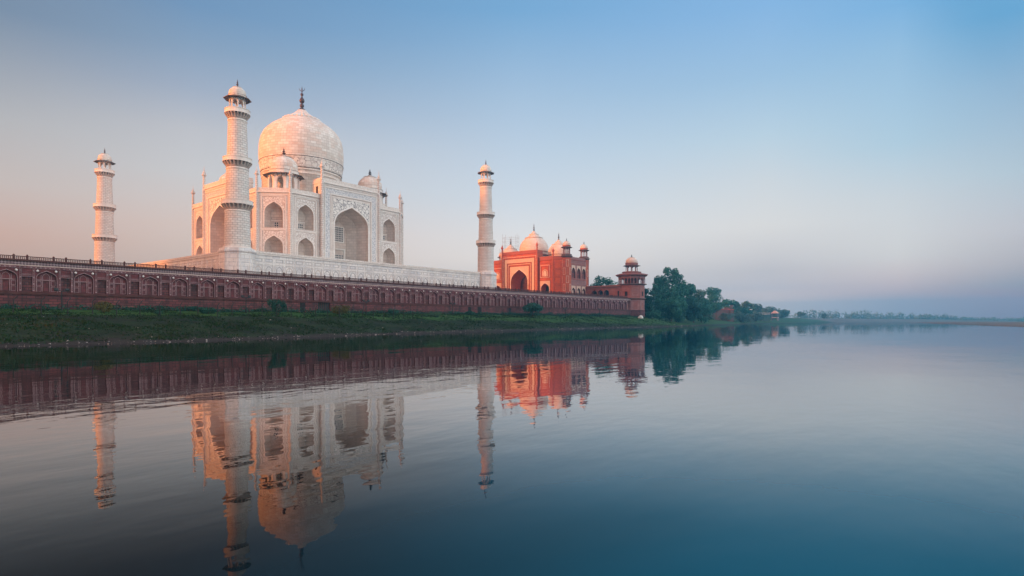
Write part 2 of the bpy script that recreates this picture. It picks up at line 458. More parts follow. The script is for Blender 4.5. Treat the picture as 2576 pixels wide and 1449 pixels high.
class MB:
    def __init__(s, M_=None):
        s.v, s.f, s.m, s.uv, s.sm = [], [], [], [], []
        s.M = M_ or Matrix()
        s.mats = []

    def mi(s, k):
        if k not in s.mats:
            s.mats.append(k)
        return s.mats.index(k)

    def add(s, verts, faces, k, uvs=None, smooth=False):
        b0 = len(s.v)
        s.v += [s.M @ Vector(p) for p in verts]
        i = s.mi(k)
        for j, f in enumerate(faces):
            s.f.append([b0 + q for q in f])
            s.m.append(i)
            s.uv.append(uvs[j] if uvs else None)
            s.sm.append(smooth)

    def quad(s, a, b_, c, d, k):
        s.add([a, b_, c, d], [(0, 1, 2, 3)], k)

    def box(s, x0, x1, y0, y1, z0, z1, k):
        vs = [(x, y, z) for z in (z0, z1) for y in (y0, y1) for x in (x0, x1)]
        s.add(vs, [(0, 1, 5, 4), (1, 3, 7, 5), (3, 2, 6, 7), (2, 0, 4, 6), (4, 5, 7, 6), (2, 3, 1, 0)], k)

    def lathe(s, prof, n, k, cx=0, cy=0, rot=0., smooth=True, uscale=None):
        rmax = uscale or max(r for r, z in prof)
        vs, fs, uv = [], [], []
        acc = [0]
        for i in range(1, len(prof)):
            acc.append(acc[-1] + math.hypot(prof[i][0] - prof[i - 1][0], prof[i][1] - prof[i - 1][1]))
        for r, z in prof:
            for j in range(n):
                a = rot + 2 * math.pi * j / n
                vs.append((cx + r * math.cos(a), cy + r * math.sin(a), z))
        for i in range(len(prof) - 1):
            for j in range(n):
                j2 = (j + 1) % n
                fs.append((i * n + j, i * n + j2, (i + 1) * n + j2, (i + 1) * n + j))
                u0, u1 = 2 * math.pi * j / n * rmax, 2 * math.pi * (j + 1) / n * rmax
                uv.append(((u0, acc[i]), (u1, acc[i]), (u1, acc[i + 1]), (u0, acc[i + 1])))
        s.add(vs, fs, k, uv, smooth)

    def tube(s, p, q, r0, r1, n, k, smooth=True):
        p, q = Vector(p), Vector(q)
        d = (q - p)
        ln = d.length
        z = d.normalized()
        x = z.orthogonal().normalized()
        y = z.cross(x)
        vs = []
        for o, r in ((p, r0), (q, r1)):
            for j in range(n):
                a = 2 * math.pi * j / n
                vs.append(tuple(o + x * (r * math.cos(a)) + y * (r * math.sin(a))))
        fs = [(j, (j + 1) % n, n + (j + 1) % n, n + j) for j in range(n)]
        s.add(vs, fs, k, None, smooth)
        s.add(vs, [tuple(range(n))[::-1], tuple(range(n, 2 * n))], k)

    def build(s, name, parent=None, loc=None):
        me = bpy.data.meshes.new(name)
        me.from_pydata([tuple(p) for p in s.v], [], s.f)
        for k in s.mats:
            me.materials.append(M[k])
        me.polygons.foreach_set('material_index', s.m)
        me.polygons.foreach_set('use_smooth', s.sm)
        uvl = me.uv_layers.new(name='UVMap')
        data = [0.] * (2 * len(me.loops))
        for p, uv in zip(me.polygons, s.uv):
            n = p.normal
            h = math.hypot(n.x, n.y)
            for q, li in enumerate(p.loop_indices):
                if uv:
                    data[2 * li], data[2 * li + 1] = uv[q]
                else:
                    c = me.vertices[me.loops[li].vertex_index].co
                    if h < .5:
                        data[2 * li], data[2 * li + 1] = c.x, c.y
                    else:
                        data[2 * li], data[2 * li + 1] = (-n.y * c.x + n.x * c.y) / h, c.z
        uvl.data.foreach_set('uv', data)
        me.update()
        o = bpy.data.objects.new(name, me)
        C.objects.link(o)
        if parent:
            o.parent = parent
        if loc:
            o.location = loc
        return o


def tag(o, label, cat, group=None):
    o['label'] = label
    o['category'] = cat
    if group:
        o['group'] = group
    return o


def thing(name, label, cat, loc=(0, 0, 0), rotz=0., group=None):
    o = bpy.data.objects.new(name, None)
    C.objects.link(o)
    o.location = loc
    o.rotation_euler = (0, 0, rotz)
    o.empty_display_size = .5
    return tag(o, label, cat, group)


def structure(o):
    o['kind'] = 'structure'
    return o


def copy_tree(o, parent=None):
    c = o.copy()
    C.objects.link(c)
    if parent:
        c.parent = parent
    for ch in list(o.children):
        copy_tree(ch, c)
    return c


def frame(x, y, rot, z=0.):
    """local x = to the right on the facade, local y = into the wall, z up"""
    return Matrix.Translation((x, y, z)) @ Matrix.Rotation(rot, 4, 'Z')


def arch_pts(w, zb, zs, za, n=9):
    h = za - zs
    pts = []
    for i in range(n + 1):
        t_ = i / n
        a, b_, c, d = (1 - t_) ** 3, 3 * t_ * (1 - t_) ** 2, 3 * t_ * t_ * (1 - t_), t_ ** 3
        x = a * w + b_ * w + c * w * .52
        z = a * zs + b_ * (zs + .62 * h) + c * (za - .26 * h) + d * za
        pts.append((x, z))
    left = [(-w, zb)] + [(-x, z) for x, z in pts]
    right = [(x, z) for x, z in reversed(pts[:-1])] + [(w, zb)]
    return left + right


def arch_wall(mb, u0, u1, z0, z1, uc, w, zb, zs, za, y, k):
    A = arch_pts(w, zb, zs, za)
    mb.quad((u0, y, zb), (uc - w, y, zb), (uc - w, y, z1), (u0, y, z1), k)
    mb.quad((uc + w, y, zb), (u1, y, zb), (u1, y, z1), (uc + w, y, z1), k)
    if zb > z0 + 1e-4:
        mb.quad((u0, y, z0), (u1, y, z0), (u1, y, zb), (u0, y, zb), k)
    for (xa, za_), (xb, zb_) in zip(A[1:-2], A[2:-1]):
        mb.quad((uc + xa, y, za_), (uc + xb, y, zb_), (uc + xb, y, z1), (uc + xa, y, z1), k)
    return A


def niche(mb, uc, layers, y0, k_side, k_back, back=True):
    """layers: (depth, w, zb, zs, za) lofted; closed by a back wall"""
    As = [(d, arch_pts(w, zb, zs, za)) for d, w, zb, zs, za in layers]
    for (d0, A), (d1, B) in zip(As, As[1:]):
        for i in range(len(A) - 1):
            mb.quad((uc + A[i][0], y0 + d0, A[i][1]), (uc + A[i + 1][0], y0 + d0, A[i + 1][1]),
                    (uc + B[i + 1][0], y0 + d1, B[i + 1][1]), (uc + B[i][0], y0 + d1, B[i][1]), k_side)
        mb.quad((uc + A[0][0], y0 + d0, A[0][1]), (uc + A[-1][0], y0 + d0, A[-1][1]),
                (uc + B[-1][0], y0 + d1, B[-1][1]), (uc + B[0][0], y0 + d1, B[0][1]), k_side)
    if back:
        d, B = As[-1]
        m_ = len(B)
        for i in range(m_ // 2):
            a, b_ = B[i], B[i + 1]
            a2, b2 = B[m_ - 1 - i], B[m_ - 2 - i]
            if i + 1 == m_ - 2 - i:
                mb.add([(uc + a[0], y0 + d, a[1]), (uc + a2[0], y0 + d, a2[1]), (uc + b_[0], y0 + d, b_[1])], [(0, 1, 2)], k_back)
            else:
                mb.quad((uc + a[0], y0 + d, a[1]), (uc + a2[0], y0 + d, a2[1]), (uc + b2[0], y0 + d, b2[1]), (uc + b_[0], y0 + d, b_[1]), k_back)


def arch_band(mb, uc, w, zb, zs, za, t_, y, proud, k):
    A = arch_pts(w, zb, zs, za)
    B = arch_pts(w + t_, zb, zs, za + t_ * 1.35)
    for i in range(len(A) - 1):
        a, a2, b_, b2 = A[i], A[i + 1], B[i], B[i + 1]
        P = lambda q, yy: (uc + q[0], yy, q[1])
        mb.quad(P(a, y - proud), P(a2, y - proud), P(b2, y - proud), P(b_, y - proud), k)
        mb.quad(P(b_, y - proud), P(b2, y - proud), P(b2, y), P(b_, y), k)
        mb.quad(P(a, y - proud), P(a2, y - proud), P(a2, y + .02), P(a, y + .02), k)


def spandrel(mb, uc, w, zs, za, W, z1, y, k, zlow=None):
    A = arch_pts(w, zs, zs, za)
    zl = zs if zlow is None else zlow
    mb.quad((uc - W, y, zl), (uc - w, y, zl), (uc - w, y, z1), (uc - W, y, z1), k)
    mb.quad((uc + w, y, zl), (uc + W, y, zl), (uc + W, y, z1), (uc + w, y, z1), k)
    for (xa, za_), (xb, zb_) in zip(A[1:-2], A[2:-1]):
        mb.quad((uc + xa, y, za_), (uc + xb, y, zb_), (uc + xb, y, z1), (uc + xa, y, z1), k)


def rect_frame(mb, u0, u1, z0, z1, t_, y, proud, k, bottom=True):
    yb = y + .03
    mb.box(u0, u0 + t_, y - proud, yb, z0, z1, k)
    mb.box(u1 - t_, u1, y - proud, yb, z0, z1, k)
    mb.box(u0 + t_, u1 - t_, y - proud, yb, z1 - t_, z1, k)
    if bottom:
        mb.box(u0 + t_, u1 - t_, y - proud, yb, z0, z0 + t_, k)


def octa_arcade(mb, cx, cy, ap, z0, z1, frac, zs, za, th, k, n=8, rot0=None):
    """n-sided open pavilion: an arch in every side, inner face and reveals"""
    half = ap * math.tan(math.pi / n)
    base = mb.M.copy()
    for i in range(n):
        a = 2 * math.pi * i / n + (math.pi / n if rot0 is None else rot0)
        mb.M = base @ frame(cx + ap * math.sin(a), cy - ap * math.cos(a), a)
        w = half * frac
        arch_wall(mb, -half, half, z0, z1, 0, w, z0, zs, za, 0, k)
        hi = half * (ap - th) / ap
        arch_wall(mb, -hi, hi, z0, z1, 0, w * .98, z0, zs, za, th, k)
        niche(mb, 0, [(0, w, z0, zs, za), (th, w * .98, z0, zs, za)], 0, k, k, back=False)
    mb.M = base


def finial_prof(r, z0, h):
    p = [(r * 1.0, 0), (r * .9, .05), (r * .35, .12), (r * .3, .17), (r * .85, .22), (r * .95, .28), (r * .3, .35), (r * .25, .40), (r * .7, .45),
         (r * .75, .5), (r * .25, .57), (r * .2, .63), (r * .5, .68), (r * .2, .75), (r * .1, .85), (r * .02, 1)]
    return [(a, z0 + b_ * h) for a, b_ in p]


def dome_prof(r0, z0, rm, h, crown):
    """onion dome: springing r0 at z0, bulge rm, top crown radius"""
    q = [(0, r0 / rm), (.10, .97), (.22, 1.0), (.36, .985), (.5, .93), (.63, .82), (.75, .67), (.86, .48), (.94, .30), (1, crown / rm)]
    return [(rm * f, z0 + h * t_) for t_, f in q]


def chhatri_parts(parent, r, zb, z_eave, r_eave, r_dome, z_dome, z_top, z_fin, frac, k_body, k_eave, k_dome, k_fin, n=8, drum=None, loc=None, base_name='pavilion', thick=.35, k_base=None):
    """kiosk: arcade body with eave, dome and finial as its sub-parts"""
    mb = MB()
    rot = math.pi / n
    hgt = z_eave - zb
    mb.lathe([(0, zb - .02), (r * 1.12, zb - .02), (r * 1.12, zb + .18), (r, zb + .18)], n, k_base or k_body, rot=rot, smooth=False)
    octa_arcade(mb, 0, 0, r * math.cos(math.pi / n), zb + .18, z_eave + .25, frac, zb + hgt * .55, zb + hgt * .92, thick, k_body, n, rot0=0)
    mb.lathe([(r * .99, z_eave + .25), (0, z_eave + .25)], n, k_body, rot=rot, smooth=False)
    o = mb.build(base_name, parent, loc)
    e = MB()
    e.lathe([(r * .96, z_eave + .45), (r_eave, z_eave - .05), (r_eave, z_eave - .17), (r * .96, z_eave + .27)], n, k_eave, rot=rot, smooth=False)
    nb = n * 3
    for i in range(nb):                     # brackets below the eave
        a = 2 * math.pi * (i + .5) / nb
        rr = r * 1.0
        e.tube((rr * math.cos(a), rr * math.sin(a), z_eave - hgt * .16), ((r_eave * .88) * math.cos(a), (r_eave * .88) * math.sin(a), z_eave + .02), r * .025, r * .035, 4, k_eave)
    e.build('eave', o)
    d = MB()
    d.lathe([(r_dome * 1.04, z_eave + .40), (r_dome * 1.04, z_dome - .12), (r_dome * 1.09, z_dome - .1), (r_dome * 1.09, z_dome), (r_dome * .97, z_dome)], 24, drum or k_dome, smooth=False)
    d.lathe(dome_prof(r_dome * .97, z_dome, r_dome, z_top - z_dome, r_dome * .12), 24, k_dome)
    cr = z_dome + (z_top - z_dome) * .86
    d.lathe([(r_dome * .52, cr - .02), (r_dome * .55, cr + .06), (r_dome * .42, cr + .10), (r_dome * .2, cr + (z_top - cr) * .7), (r_dome * .1, z_top + .05)], 24, k_dome)
    d.build('dome', o)
    f_ = MB()
    f_.lathe(finial_prof(r_dome * .16, z_top, z_fin - z_top), 10, k_fin)
    f_.build('finial', o)
    return o


# ------------------------------------------------------------------ ground, water, terrace (setting)
T_Z = 13.3            # riverfront terrace level
P_Z = 20.2            # top of the marble platform
SHORE = [(-700, -150), (-250, -118), (-160, -110), (-110, -106), (-85, -104), (-60, -98.5), (-34, -92), (10, -87.5), (75, -80.5), (146, -76), (200, -70), (250, -62),
         (350, -46), (458, -30), (600, -25), (800, -21), (875, -21), (905, -12), (930, 60), (960, 300), (1000, 900), (1050, 2600)]


def shore_y(x):
    if x <= SHORE[0][0]:
        return SHORE[0][1]
    for (a, b_), (c, d) in zip(SHORE, SHORE[1:]):
        if x <= c:
            return b_ + (d - b_) * (x - a) / (c - a)
    return SHORE[-1][1]


from mathutils import noise as mn


def bank_z(x, y):
    s = shore_y(x)
    t_ = y - s + 1.5 * mn.noise(Vector((x * .08, y * .05, 0))) + .9 * mn.noise(Vector((x * .33, y * .2, 3))) + .4 * mn.noise(Vector((x * .9, y * .6, 8)))
    D_ = max(18., -56 - s)
    kx = min(1., max(0., (x - 150) / 40))
    if t_ > 0:
        t_ *= (47. / D_) * (1 - kx) + kx
    if x > 165:                                     # beyond the tower the bank is steeper, wooded and rises
        k = min(1, (x - 165) / 60)
    else:
        k = 0
    prof0 = [(-60, -2.6), (-8, -1.2), (0, 0), (3.0, .5), (12, 1.9), (25, 3.65), (30, 3.95), (46, 5.1), (60, 5.3), (4000, 6)]
    prof1 = [(-60, -2.6), (-8, -1.2), (0, 0), (3.0, .35), (9, 1.0), (18, 2.6), (30, 4.2), (46, 6), (90, 8), (4000, 9)]

    def ev(p):
        for (a, b_), (c, d) in zip(p, p[1:]):
            if t_ <= c:
                return b_ + (d - b_) * max(0, (t_ - a)) / (c - a)
        return p[-1][1]
    z = ev(prof0) * (1 - k) + ev(prof1) * k
    if t_ > 1 and t_ < 60:
        z += (.42 * mn.noise(Vector((x * .12, y * .12, 7))) + .24 * mn.noise(Vector((x * .45, y * .45, 2)))) * min(1, t_ / 8) * (1 if t_ < 26 else .35)
    return z


def grid_mesh(name, xs, rows, k):
    """rows: offsets from the shoreline"""
    vs, fs = [], []
    for x in xs:
        for r_ in rows:
            y = shore_y(x) + r_
            vs.append((x, y, bank_z(x, y)))
    nr = len(rows)
    for i in range(len(xs) - 1):
        for j in range(nr - 1):
            fs.append((i * nr + j, (i + 1) * nr + j, (i + 1) * nr + j + 1, i * nr + j + 1))
    me = bpy.data.meshes.new(name)
    me.from_pydata(vs, [], fs)
    me.materials.append(M[k])
    for p in me.polygons:
        p.use_smooth = True
    o = bpy.data.objects.new(name, me)
    C.objects.link(o)
    return o


xs = [-2600, -1500, -700, -400, -250, -200] + [-170 + .9 * i for i in range(int(340 / .9))] + [172 + 4 * i for i in range(180)] + [892, 905, 918, 930, 960, 1000]
rows = [-60, -20, -8, -4, -2, -1, 0, .6, 1.2, 2, 3, 4] + [5 + .9 * i for i in range(32)] + [35, 37, 39, 41, 43, 45, 47, 50, 56, 70, 90, 130, 300, 900, 2500]
structure(grid_mesh('river_bank', xs, rows, 'ground'))

mb = MB()
mb.quad((-2700, -2800, 0), (3000, -2800, 0), (3000, 2800, 0), (-2700, 2800, 0), 'water')
structure(mb.build('river'))

# far bank closing the river in the distance
mb = MB()
pts = [(800, 60), (900, -6), (1000, -45), (1100, -98), (1290, -165), (1534, -265), (1900, -470), (2500, -900)]
for (a, b_), (c, d) in zip(pts, pts[1:]):
    nx, ny = .93, .37
    offs = ((-14, -.6), (0, .25), (6, 1.6), (30, 3.2), (80, 5.5), (200, 7), (900, 9))
    for (o0, z0), (o1, z1) in zip(offs, offs[1:]):
        mb.quad((a + nx * o0, b_ + ny * o0, z0), (c + nx * o0, d + ny * o0, z0), (c + nx * o1, d + ny * o1, z1), (a + nx * o1, b_ + ny * o1, z1), 'far_soil')
structure(mb.build('far_bank'))

# low sandbar on the right
vs, fs = [], []
nx_ = 60
for i in range(nx_ + 1):
    f = i / nx_
    NE_ = [(947.7, -103), (700, -140), (480, -175), (249, -207.5), (100, -226), (-20, -240)]
    FA_ = [(960, -101), (1200, -125), (1463, -172), (1668, -350), (1300, -700), (500, -600)]
    g_ = f * (len(NE_) - 1)
    i0 = min(int(g_), len(NE_) - 2)
    (ax, ay), (bx, by) = [tuple(P_[i0][q] + (P_[i0 + 1][q] - P_[i0][q]) * (g_ - i0) for q in (0, 1)) for P_ in (NE_, FA_)]
    wv = 5 * mn.noise(Vector((f * 9, 1, 0)))
    for j in range(9):
        g = (0, .004, .012, .03, .08, .2, .45, .75, 1)[j]
        zz_ = (-.3, .1, .45, .75, .95, 1.1, 1.2, 1.0, -.3)[j] * min(1, f * 3.5) + .15 * mn.noise(Vector((f * 40, g * 9, 0)))
        vs.append((ax + (bx - ax) * g + wv * (1 - g), ay + (by - ay) * g + wv * .6, zz_ if 0 < j < 8 else -.4))
for i in range(nx_):
    for j in range(8):
        fs.append((i * 9 + j, (i + 1) * 9 + j, (i + 1) * 9 + j + 1, i * 9 + j + 1))
me = bpy.data.meshes.new('sandbar')
me.from_pydata(vs, [], fs)
me.materials.append(M['sand'])
for p in me.polygons:
    p.use_smooth = True
o = bpy.data.objects.new('sandbar', me)
C.objects.link(o)
structure(o)

mb = MB()
mb.box(-158, 145.2, -54.9, 75, 2, T_Z, 'paving')
structure(mb.build('terrace'))

# ------------------------------------------------------------------ riverside wall
wall = thing('riverside_wall', 'long weathered red sandstone wall with arched bays above the grassy bank', 'wall', (0, -56, 0))
PITCH = 5.82
B0, NB = -93.2 - 5 * PITCH, 46
XW0, XW1 = B0 - PITCH / 2, B0 + (NB - .5) * PITCH
XWE = 146.4
mb = MB()
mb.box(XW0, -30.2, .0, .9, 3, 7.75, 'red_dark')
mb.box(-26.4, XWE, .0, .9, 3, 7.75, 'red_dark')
mb.box(-30.2, -26.4, .6, .9, 3, 7.75, 'void')
mb.build('wall_base', wall)
mb = MB()
mb.box(XW0, XWE, -.22, .9, 7.75, 8.05, 'wall_trim')
mb.box(XW0, XWE, -.12, .9, 8.05, 8.2, 'wall_trim')
mb.build('ledge', wall)
mb = MB()
mb.box(XW0, XWE, -.02, .9, 13.06, 13.78, 'dots')
mb.build('inlaid_band', wall)
mb = MB()
mb.box(XW0, XWE, -.1, .9, 12.96, 13.06, 'white_inlay')
mb.build('string_course', wall)
mb = MB()
mb.box(XW0, XWE, -.32, .9, 13.78, 13.98, 'rail_stone')
mb.build('cornice', wall)
mb = MB()
mb.box(-30.2, -26.4, .42, .55, 4.5, 7.75, 'dark_metal')
for i in range(7):
    mb.box(-30.1 + i * .6, -30.0 + i * .6, .36, .42, 4.5, 7.7, 'rail_stone')
mb.build('gate', wall)
for i, (xd, wd) in enumerate(((-34.6, 1.5), (28.3, 1.6), (33.4, 1.9), (50.2, 1.5))):
    mb = MB()
    mb.box(xd - wd / 2, xd + wd / 2, -.02, .02, 4.6, 7.6, 'void')
    mb.build('drain_opening', wall)

# one bay
mb = MB()
y = 0
H = PITCH / 2
aw = 1.52
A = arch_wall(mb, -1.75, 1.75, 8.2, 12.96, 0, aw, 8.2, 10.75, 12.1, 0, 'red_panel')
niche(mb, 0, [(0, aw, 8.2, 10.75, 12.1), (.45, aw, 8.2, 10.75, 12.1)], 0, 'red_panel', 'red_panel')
arch_band(mb, 0, aw, 8.2, 10.75, 12.1, .075, 0, .03, 'inlay')
# panel lines at the back of the arch
yb = .45
arch_band(mb, 0, .50, 8.35, 11.0, 11.65, .065, yb, .05, 'inlay')
mb.box(-aw + .12, aw - .12, yb - .05, yb, 10.42, 10.52, 'inlay')
mb.box(-.5, .5, yb - .09, yb, 10.24, 10.42, 'wall_trim')
for s_ in (-1, 1):
    for z0, z1 in ((8.35, 9.25), (9.4, 10.3)):
        a, b_ = sorted((s_ * .72, s_ * (aw - .1)))
        rect_frame(mb, a, b_, z0, z1, .07, yb, .05, 'inlay')
    a, b_ = sorted((s_ * .72, s_ * .80))
    mb.box(a, b_, yb - .05, yb, 10.52, 11.45, 'inlay')
rect_frame(mb, -.44, .44, 8.35, 10.1, .06, yb, .05, 'wall_trim')
# pilasters: flat strips with chain inlay
for s_ in (-1, 1):
    a, b_ = sorted((s_ * 1.75, s_ * 2.15))
    mb.box(a, b_, -.09, .5, 8.2, 12.5, 'red_panel')
    for o_ in (.04, .31):
        a, b_ = sorted((s_ * (1.75 + o_), s_ * (1.75 + o_ + .05)))
        mb.box(a, b_, -.12, -.09, 8.35, 12.45, 'inlay')
    for zc in (8.5, 9.7, 10.9, 12.1):
        a, b_ = sorted((s_ * 1.855, s_ * 2.05))
        mb.box(a, b_, -.12, -.09, zc - .12, zc + .12, 'inlay')
    for zc in [8.9 + .3 * q for q in range(12)]:
        a, b_ = sorted((s_ * 1.90, s_ * 2.0))
        mb.box(a, b_, -.115, -.09, zc - .05, zc + .05, 'inlay')
# frieze line over the bay
mb.box(-2.15, 2.15, -.09, .5, 12.5, 12.96, 'red_panel')
for z_ in (12.54, 12.80):
    mb.box(-H + .02, H - .02, -.12, -.09, z_, z_ + .06, 'inlay')
for q in range(8):
    mb.box(-H + .5 + q * .7, -H + .72 + q * .7, -.12, -.09, 12.63, 12.77, 'inlay')
# narrow panels (half on each side of the bay)
for s_ in (-1, 1):
    a, b_ = sorted((s_ * 2.15, s_ * H))
    mb.box(a, b_, -.09, .5, 12.5, 12.96, 'red_panel')
    mb.box(a, b_, .02, .5, 11.35, 12.5, 'red_panel')
    mb.box(a, b_, -.05, .5, 10.95, 11.35, 'red_panel')
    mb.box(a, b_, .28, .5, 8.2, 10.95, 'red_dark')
    for z_ in (10.99, 11.26):
        mb.box(a, b_, -.08, -.05, z_, z_ + .06, 'inlay')
    a2, b2 = sorted((s_ * 2.19, s_ * H))
    mb.box(a2, b2, -.01, .02, 11.45, 11.50, 'inlay')
bay0 = mb.build('arched_bay', wall, (B0, 0, 0))
bosses = []
for s_ in (-1, 1):
    mb = MB()
    mb.lathe([(.0, 0), (.17, .02), (.22, .08), (.18, .17), (.0, .22)], 12, 'boss')
    ob = mb.build('boss', bay0, (s_ * 1.38, -.02, 12.12))
    ob.rotation_euler = (R(90), 0, 0)
for i in range(1, NB):
    cpy = copy_tree(bay0, wall)
    cpy.location = (B0 + i * PITCH, 0, 0)
# railing over every bay: two posts, a long and a short lattice panel
post = MB()
post.box(-.16, .16, -.3, -.0, 13.98, 14.72, 'rail_stone')
post.lathe([(.14, 14.72), (.2, 14.78), (.12, 14.9), (.0, 15.0)], 8, 'rail_stone', 0, -.15)


def lattice(x0, x1, nv):
    m_ = MB()
    m_.box(x0, x1, -.24, -.08, 13.98, 14.10, 'rail_stone')
    m_.box(x0, x1, -.26, -.06, 14.52, 14.66, 'rail_stone')
    m_.box(x0, x1, -.2, -.12, 14.28, 14.33, 'rail_stone')
    for q in range(1, nv):
        xx = x0 + (x1 - x0) * q / nv
        m_.box(xx - .05, xx + .05, -.19, -.13, 14.10, 14.28, 'rail_stone')
        m_.box(xx - .05, xx + .05, -.19, -.13, 14.33, 14.52, 'rail_stone')
    return m_


p1 = post.build('railing_post', wall, (B0 + 1.0, 0, 0))
l1 = lattice(.16, 1.75, 6).build('railing_panel', wall, (B0 + 1.0, 0, 0))
l2 = lattice(.16, 3.75, 13).build('railing_panel', wall, (B0 + 2.91, 0, 0))
for i in range(NB):
    xo = B0 + i * PITCH
    for src, dx in ((p1, 1.0), (p1, 2.91), (l1, 1.0), (l2, 2.91)):
        if i == 0 and src is not p1 or i == 0 and dx == 1.0:
            continue
        if xo + dx > 142.4:
            continue
        c = copy_tree(src, wall)
        c.location = (xo + dx, 0, 0)

# ------------------------------------------------------------------ marble platform (plinth)
plat = thing('marble_platform', 'broad white marble platform carrying the domed tomb', 'platform', (0, 0, 0))
HP = 47.6
mb = MB()
mb.box(-HP, HP, -HP, HP, T_Z - .5, P_Z - .75, 'marble_base')
for k in range(4):
    mb.M = frame(HP * math.sin(R(-90 * k)), -HP * math.cos(R(-90 * k)), R(-90 * k))
    npn = 30
    for i in range(npn):
        u = -43.4 + (i + .5) * 86.8 / npn
        rect_frame(mb, u - 1.25, u + 1.25, T_Z + .25, P_Z - 2.65, .16, 0, .10, 'marble_plain')
        rect_frame(mb, u - 1.09, u + 1.09, T_Z + .41, P_Z - 2.81, .10, 0, .015, 'grey_inlay')
        arch_band(mb, u, .72, T_Z + .5, T_Z + 2.6, P_Z - 3.35, .13, 0, .07, 'grey_inlay' if i % 3 else 'marble_niche')
        rect_frame(mb, u - 1.25, u + 1.25, P_Z - 2.35, P_Z - 1.1, .14, 0, .08, 'marble_plain')
        rect_frame(mb, u - .95, u + .95, P_Z - 2.1, P_Z - 1.35, .10, 0, .02, 'grey_inlay')
mb.build('platform_wall', plat)
mb = MB()
q0, q1 = HP + .05, HP + .28
mb.box(-q0, q0, -q0, q0, P_Z - .75, P_Z - .45, 'marble_base')
mb.box(-q1, q1, -q1, q1, P_Z - .45, P_Z - .2, 'marble_plain')
mb.box(-q0 + .1, q0 - .1, -q0 + .1, q0 - .1, P_Z - .2, P_Z - .02, 'marble_plain')
mb.build('cornice', plat)
mb = MB()
for s_ in (-1, 1):
    mb.box(-42.8, 42.8, s_ * HP - .18, s_ * HP + .18, P_Z - .02, P_Z + .5, 'parapet')
    mb.box(s_ * HP - .18, s_ * HP + .18, -42.8, 42.8, P_Z - .02, P_Z + .5, 'parapet')
mb.build('parapet', plat)

# ------------------------------------------------------------------ minarets
mina = thing('minaret', 'tallest nearest white minaret standing in front of the tomb', 'minaret', (-47, -47, T_Z), 0, 'white marble minarets at the platform corners')
Z = lambda z: z - T_Z
mb = MB()
rb = 4.15
mb.lathe([(rb, Z(13.2)), (rb, Z(19.55)), (rb + .1, Z(19.6)), (rb + .3, Z(19.9)), (rb + .3, Z(20.15)), (rb, Z(20.25)), (rb, Z(20.75)), (3.4, Z(20.8)), (0, Z(20.8))], 8, 'marble_base', rot=R(22.5), smooth=False)
for i in range(8):
    a = R(45 * i)
    apt = rb * math.cos(R(22.5))
    mb.M = frame(apt * math.sin(a), -apt * math.cos(a), a)
    rect_frame(mb, -1.2, 1.2, Z(13.5), Z(17.6), .15, 0, .08, 'marble_plain')
    arch_band(mb, 0, .75, Z(13.8), Z(16.0), Z(16.9), .13, 0, .06, 'marble_plain')
    rect_frame(mb, -1.2, 1.2, Z(17.9), Z(19.2), .13, 0, .07, 'marble_plain')
mb.build('base', mina)


def shaft(z0, z1, r0, r1):
    m_ = MB()
    m_.lathe([(r0 + .25, Z(z0)), (r0 + .25, Z(z0 + .35)), (r0, Z(z0 + .45))], 40, 'marble_plain', smooth=False)
    m_.lathe([(r0, Z(z0 + .45)), (r1, Z(z1))], 40, 'marble_shaft', uscale=(r0 + r1) / 2)
    m_.lathe([(r1 + .02, Z(z1 - .75)), (r1 + .14, Z(z1 - .7)), (r1 + .14, Z(z1 - .5)), (r1 + .02, Z(z1 - .45))], 40, 'marble_plain')
    return m_.build('shaft', mina)


def balcony(z, r, rs):
    m_ = MB()
    # corbel ring, slab, low parapet
    m_.lathe([(rs, Z(z - 1.35)), (rs + .1, Z(z - 1.3)), (rs + .12, Z(z - .9)), (rs + .1, Z(z))], 40, 'soffit')
    nb = 22
    for i in range(nb):
        a = 2 * math.pi * i / nb
        m_.M = Matrix.Rotation(a, 4, 'Z')
        m_.add([(rs, -.13, Z(z - 1.25)), (rs, .13, Z(z - 1.25)), (r - .1, .13, Z(z - .25)), (r - .1, -.13, Z(z - .25)), (rs, -.13, Z(z - .03)), (rs, .13, Z(z - .03)), (r - .1, .13, Z(z - .03)), (r - .1, -.13, Z(z - .03))],
               [(0, 1, 2, 3), (0, 3, 7, 4), (1, 5, 6, 2), (3, 2, 6, 7)], 'marble_niche')
    m_.M = Matrix()
    m_.lathe([(rs, Z(z - .035)), (r - .05, Z(z - .035))], 40, 'soffit', smooth=False)
    m_.lathe([(r - .05, Z(z - .03)), (r, Z(z - .03)), (r, Z(z + .18)), (r - .1, Z(z + .2)), (r - .1, Z(z + .95)), (r - .02, Z(z + .97)), (r - .02, Z(z + 1.08)), (r - .3, Z(z + 1.08)), (r - .3, Z(z + .2)), (rs - .3, Z(z + .2))], 40, 'marble_plain', smooth=False)
    return m_.build('balcony', mina)


shaft(20.8, 30.55, 3.08, 2.86)
balcony(31.6, 3.72, 2.84)
shaft(31.8, 41.1, 2.76, 2.52)
balcony(42.2, 3.40, 2.50)
shaft(42.4, 53.1, 2.42, 2.14)
balcony(54.2, 2.98, 2.12)
chhatri_parts(mina, 1.92, Z(54.4), Z(58.05), 3.25, 1.98, Z(58.95), Z(61.15), Z(63.2), .80, 'marble_plain', 'eave', 'marble_dome', 'bronze', 8, thick=.22)
for (x, y_, lab) in ((-47, 47, 'slender sunlit minaret at far left rising behind the dark red wall'),
                     (47, -47, 'slender white minaret on the platform corner beside the red mosque'),
                     (47, 47, 'white minaret on the far platform corner hidden behind the tomb')):
    c = copy_tree(mina)
    c.location = (x, y_, T_Z)
    c['label'] = lab

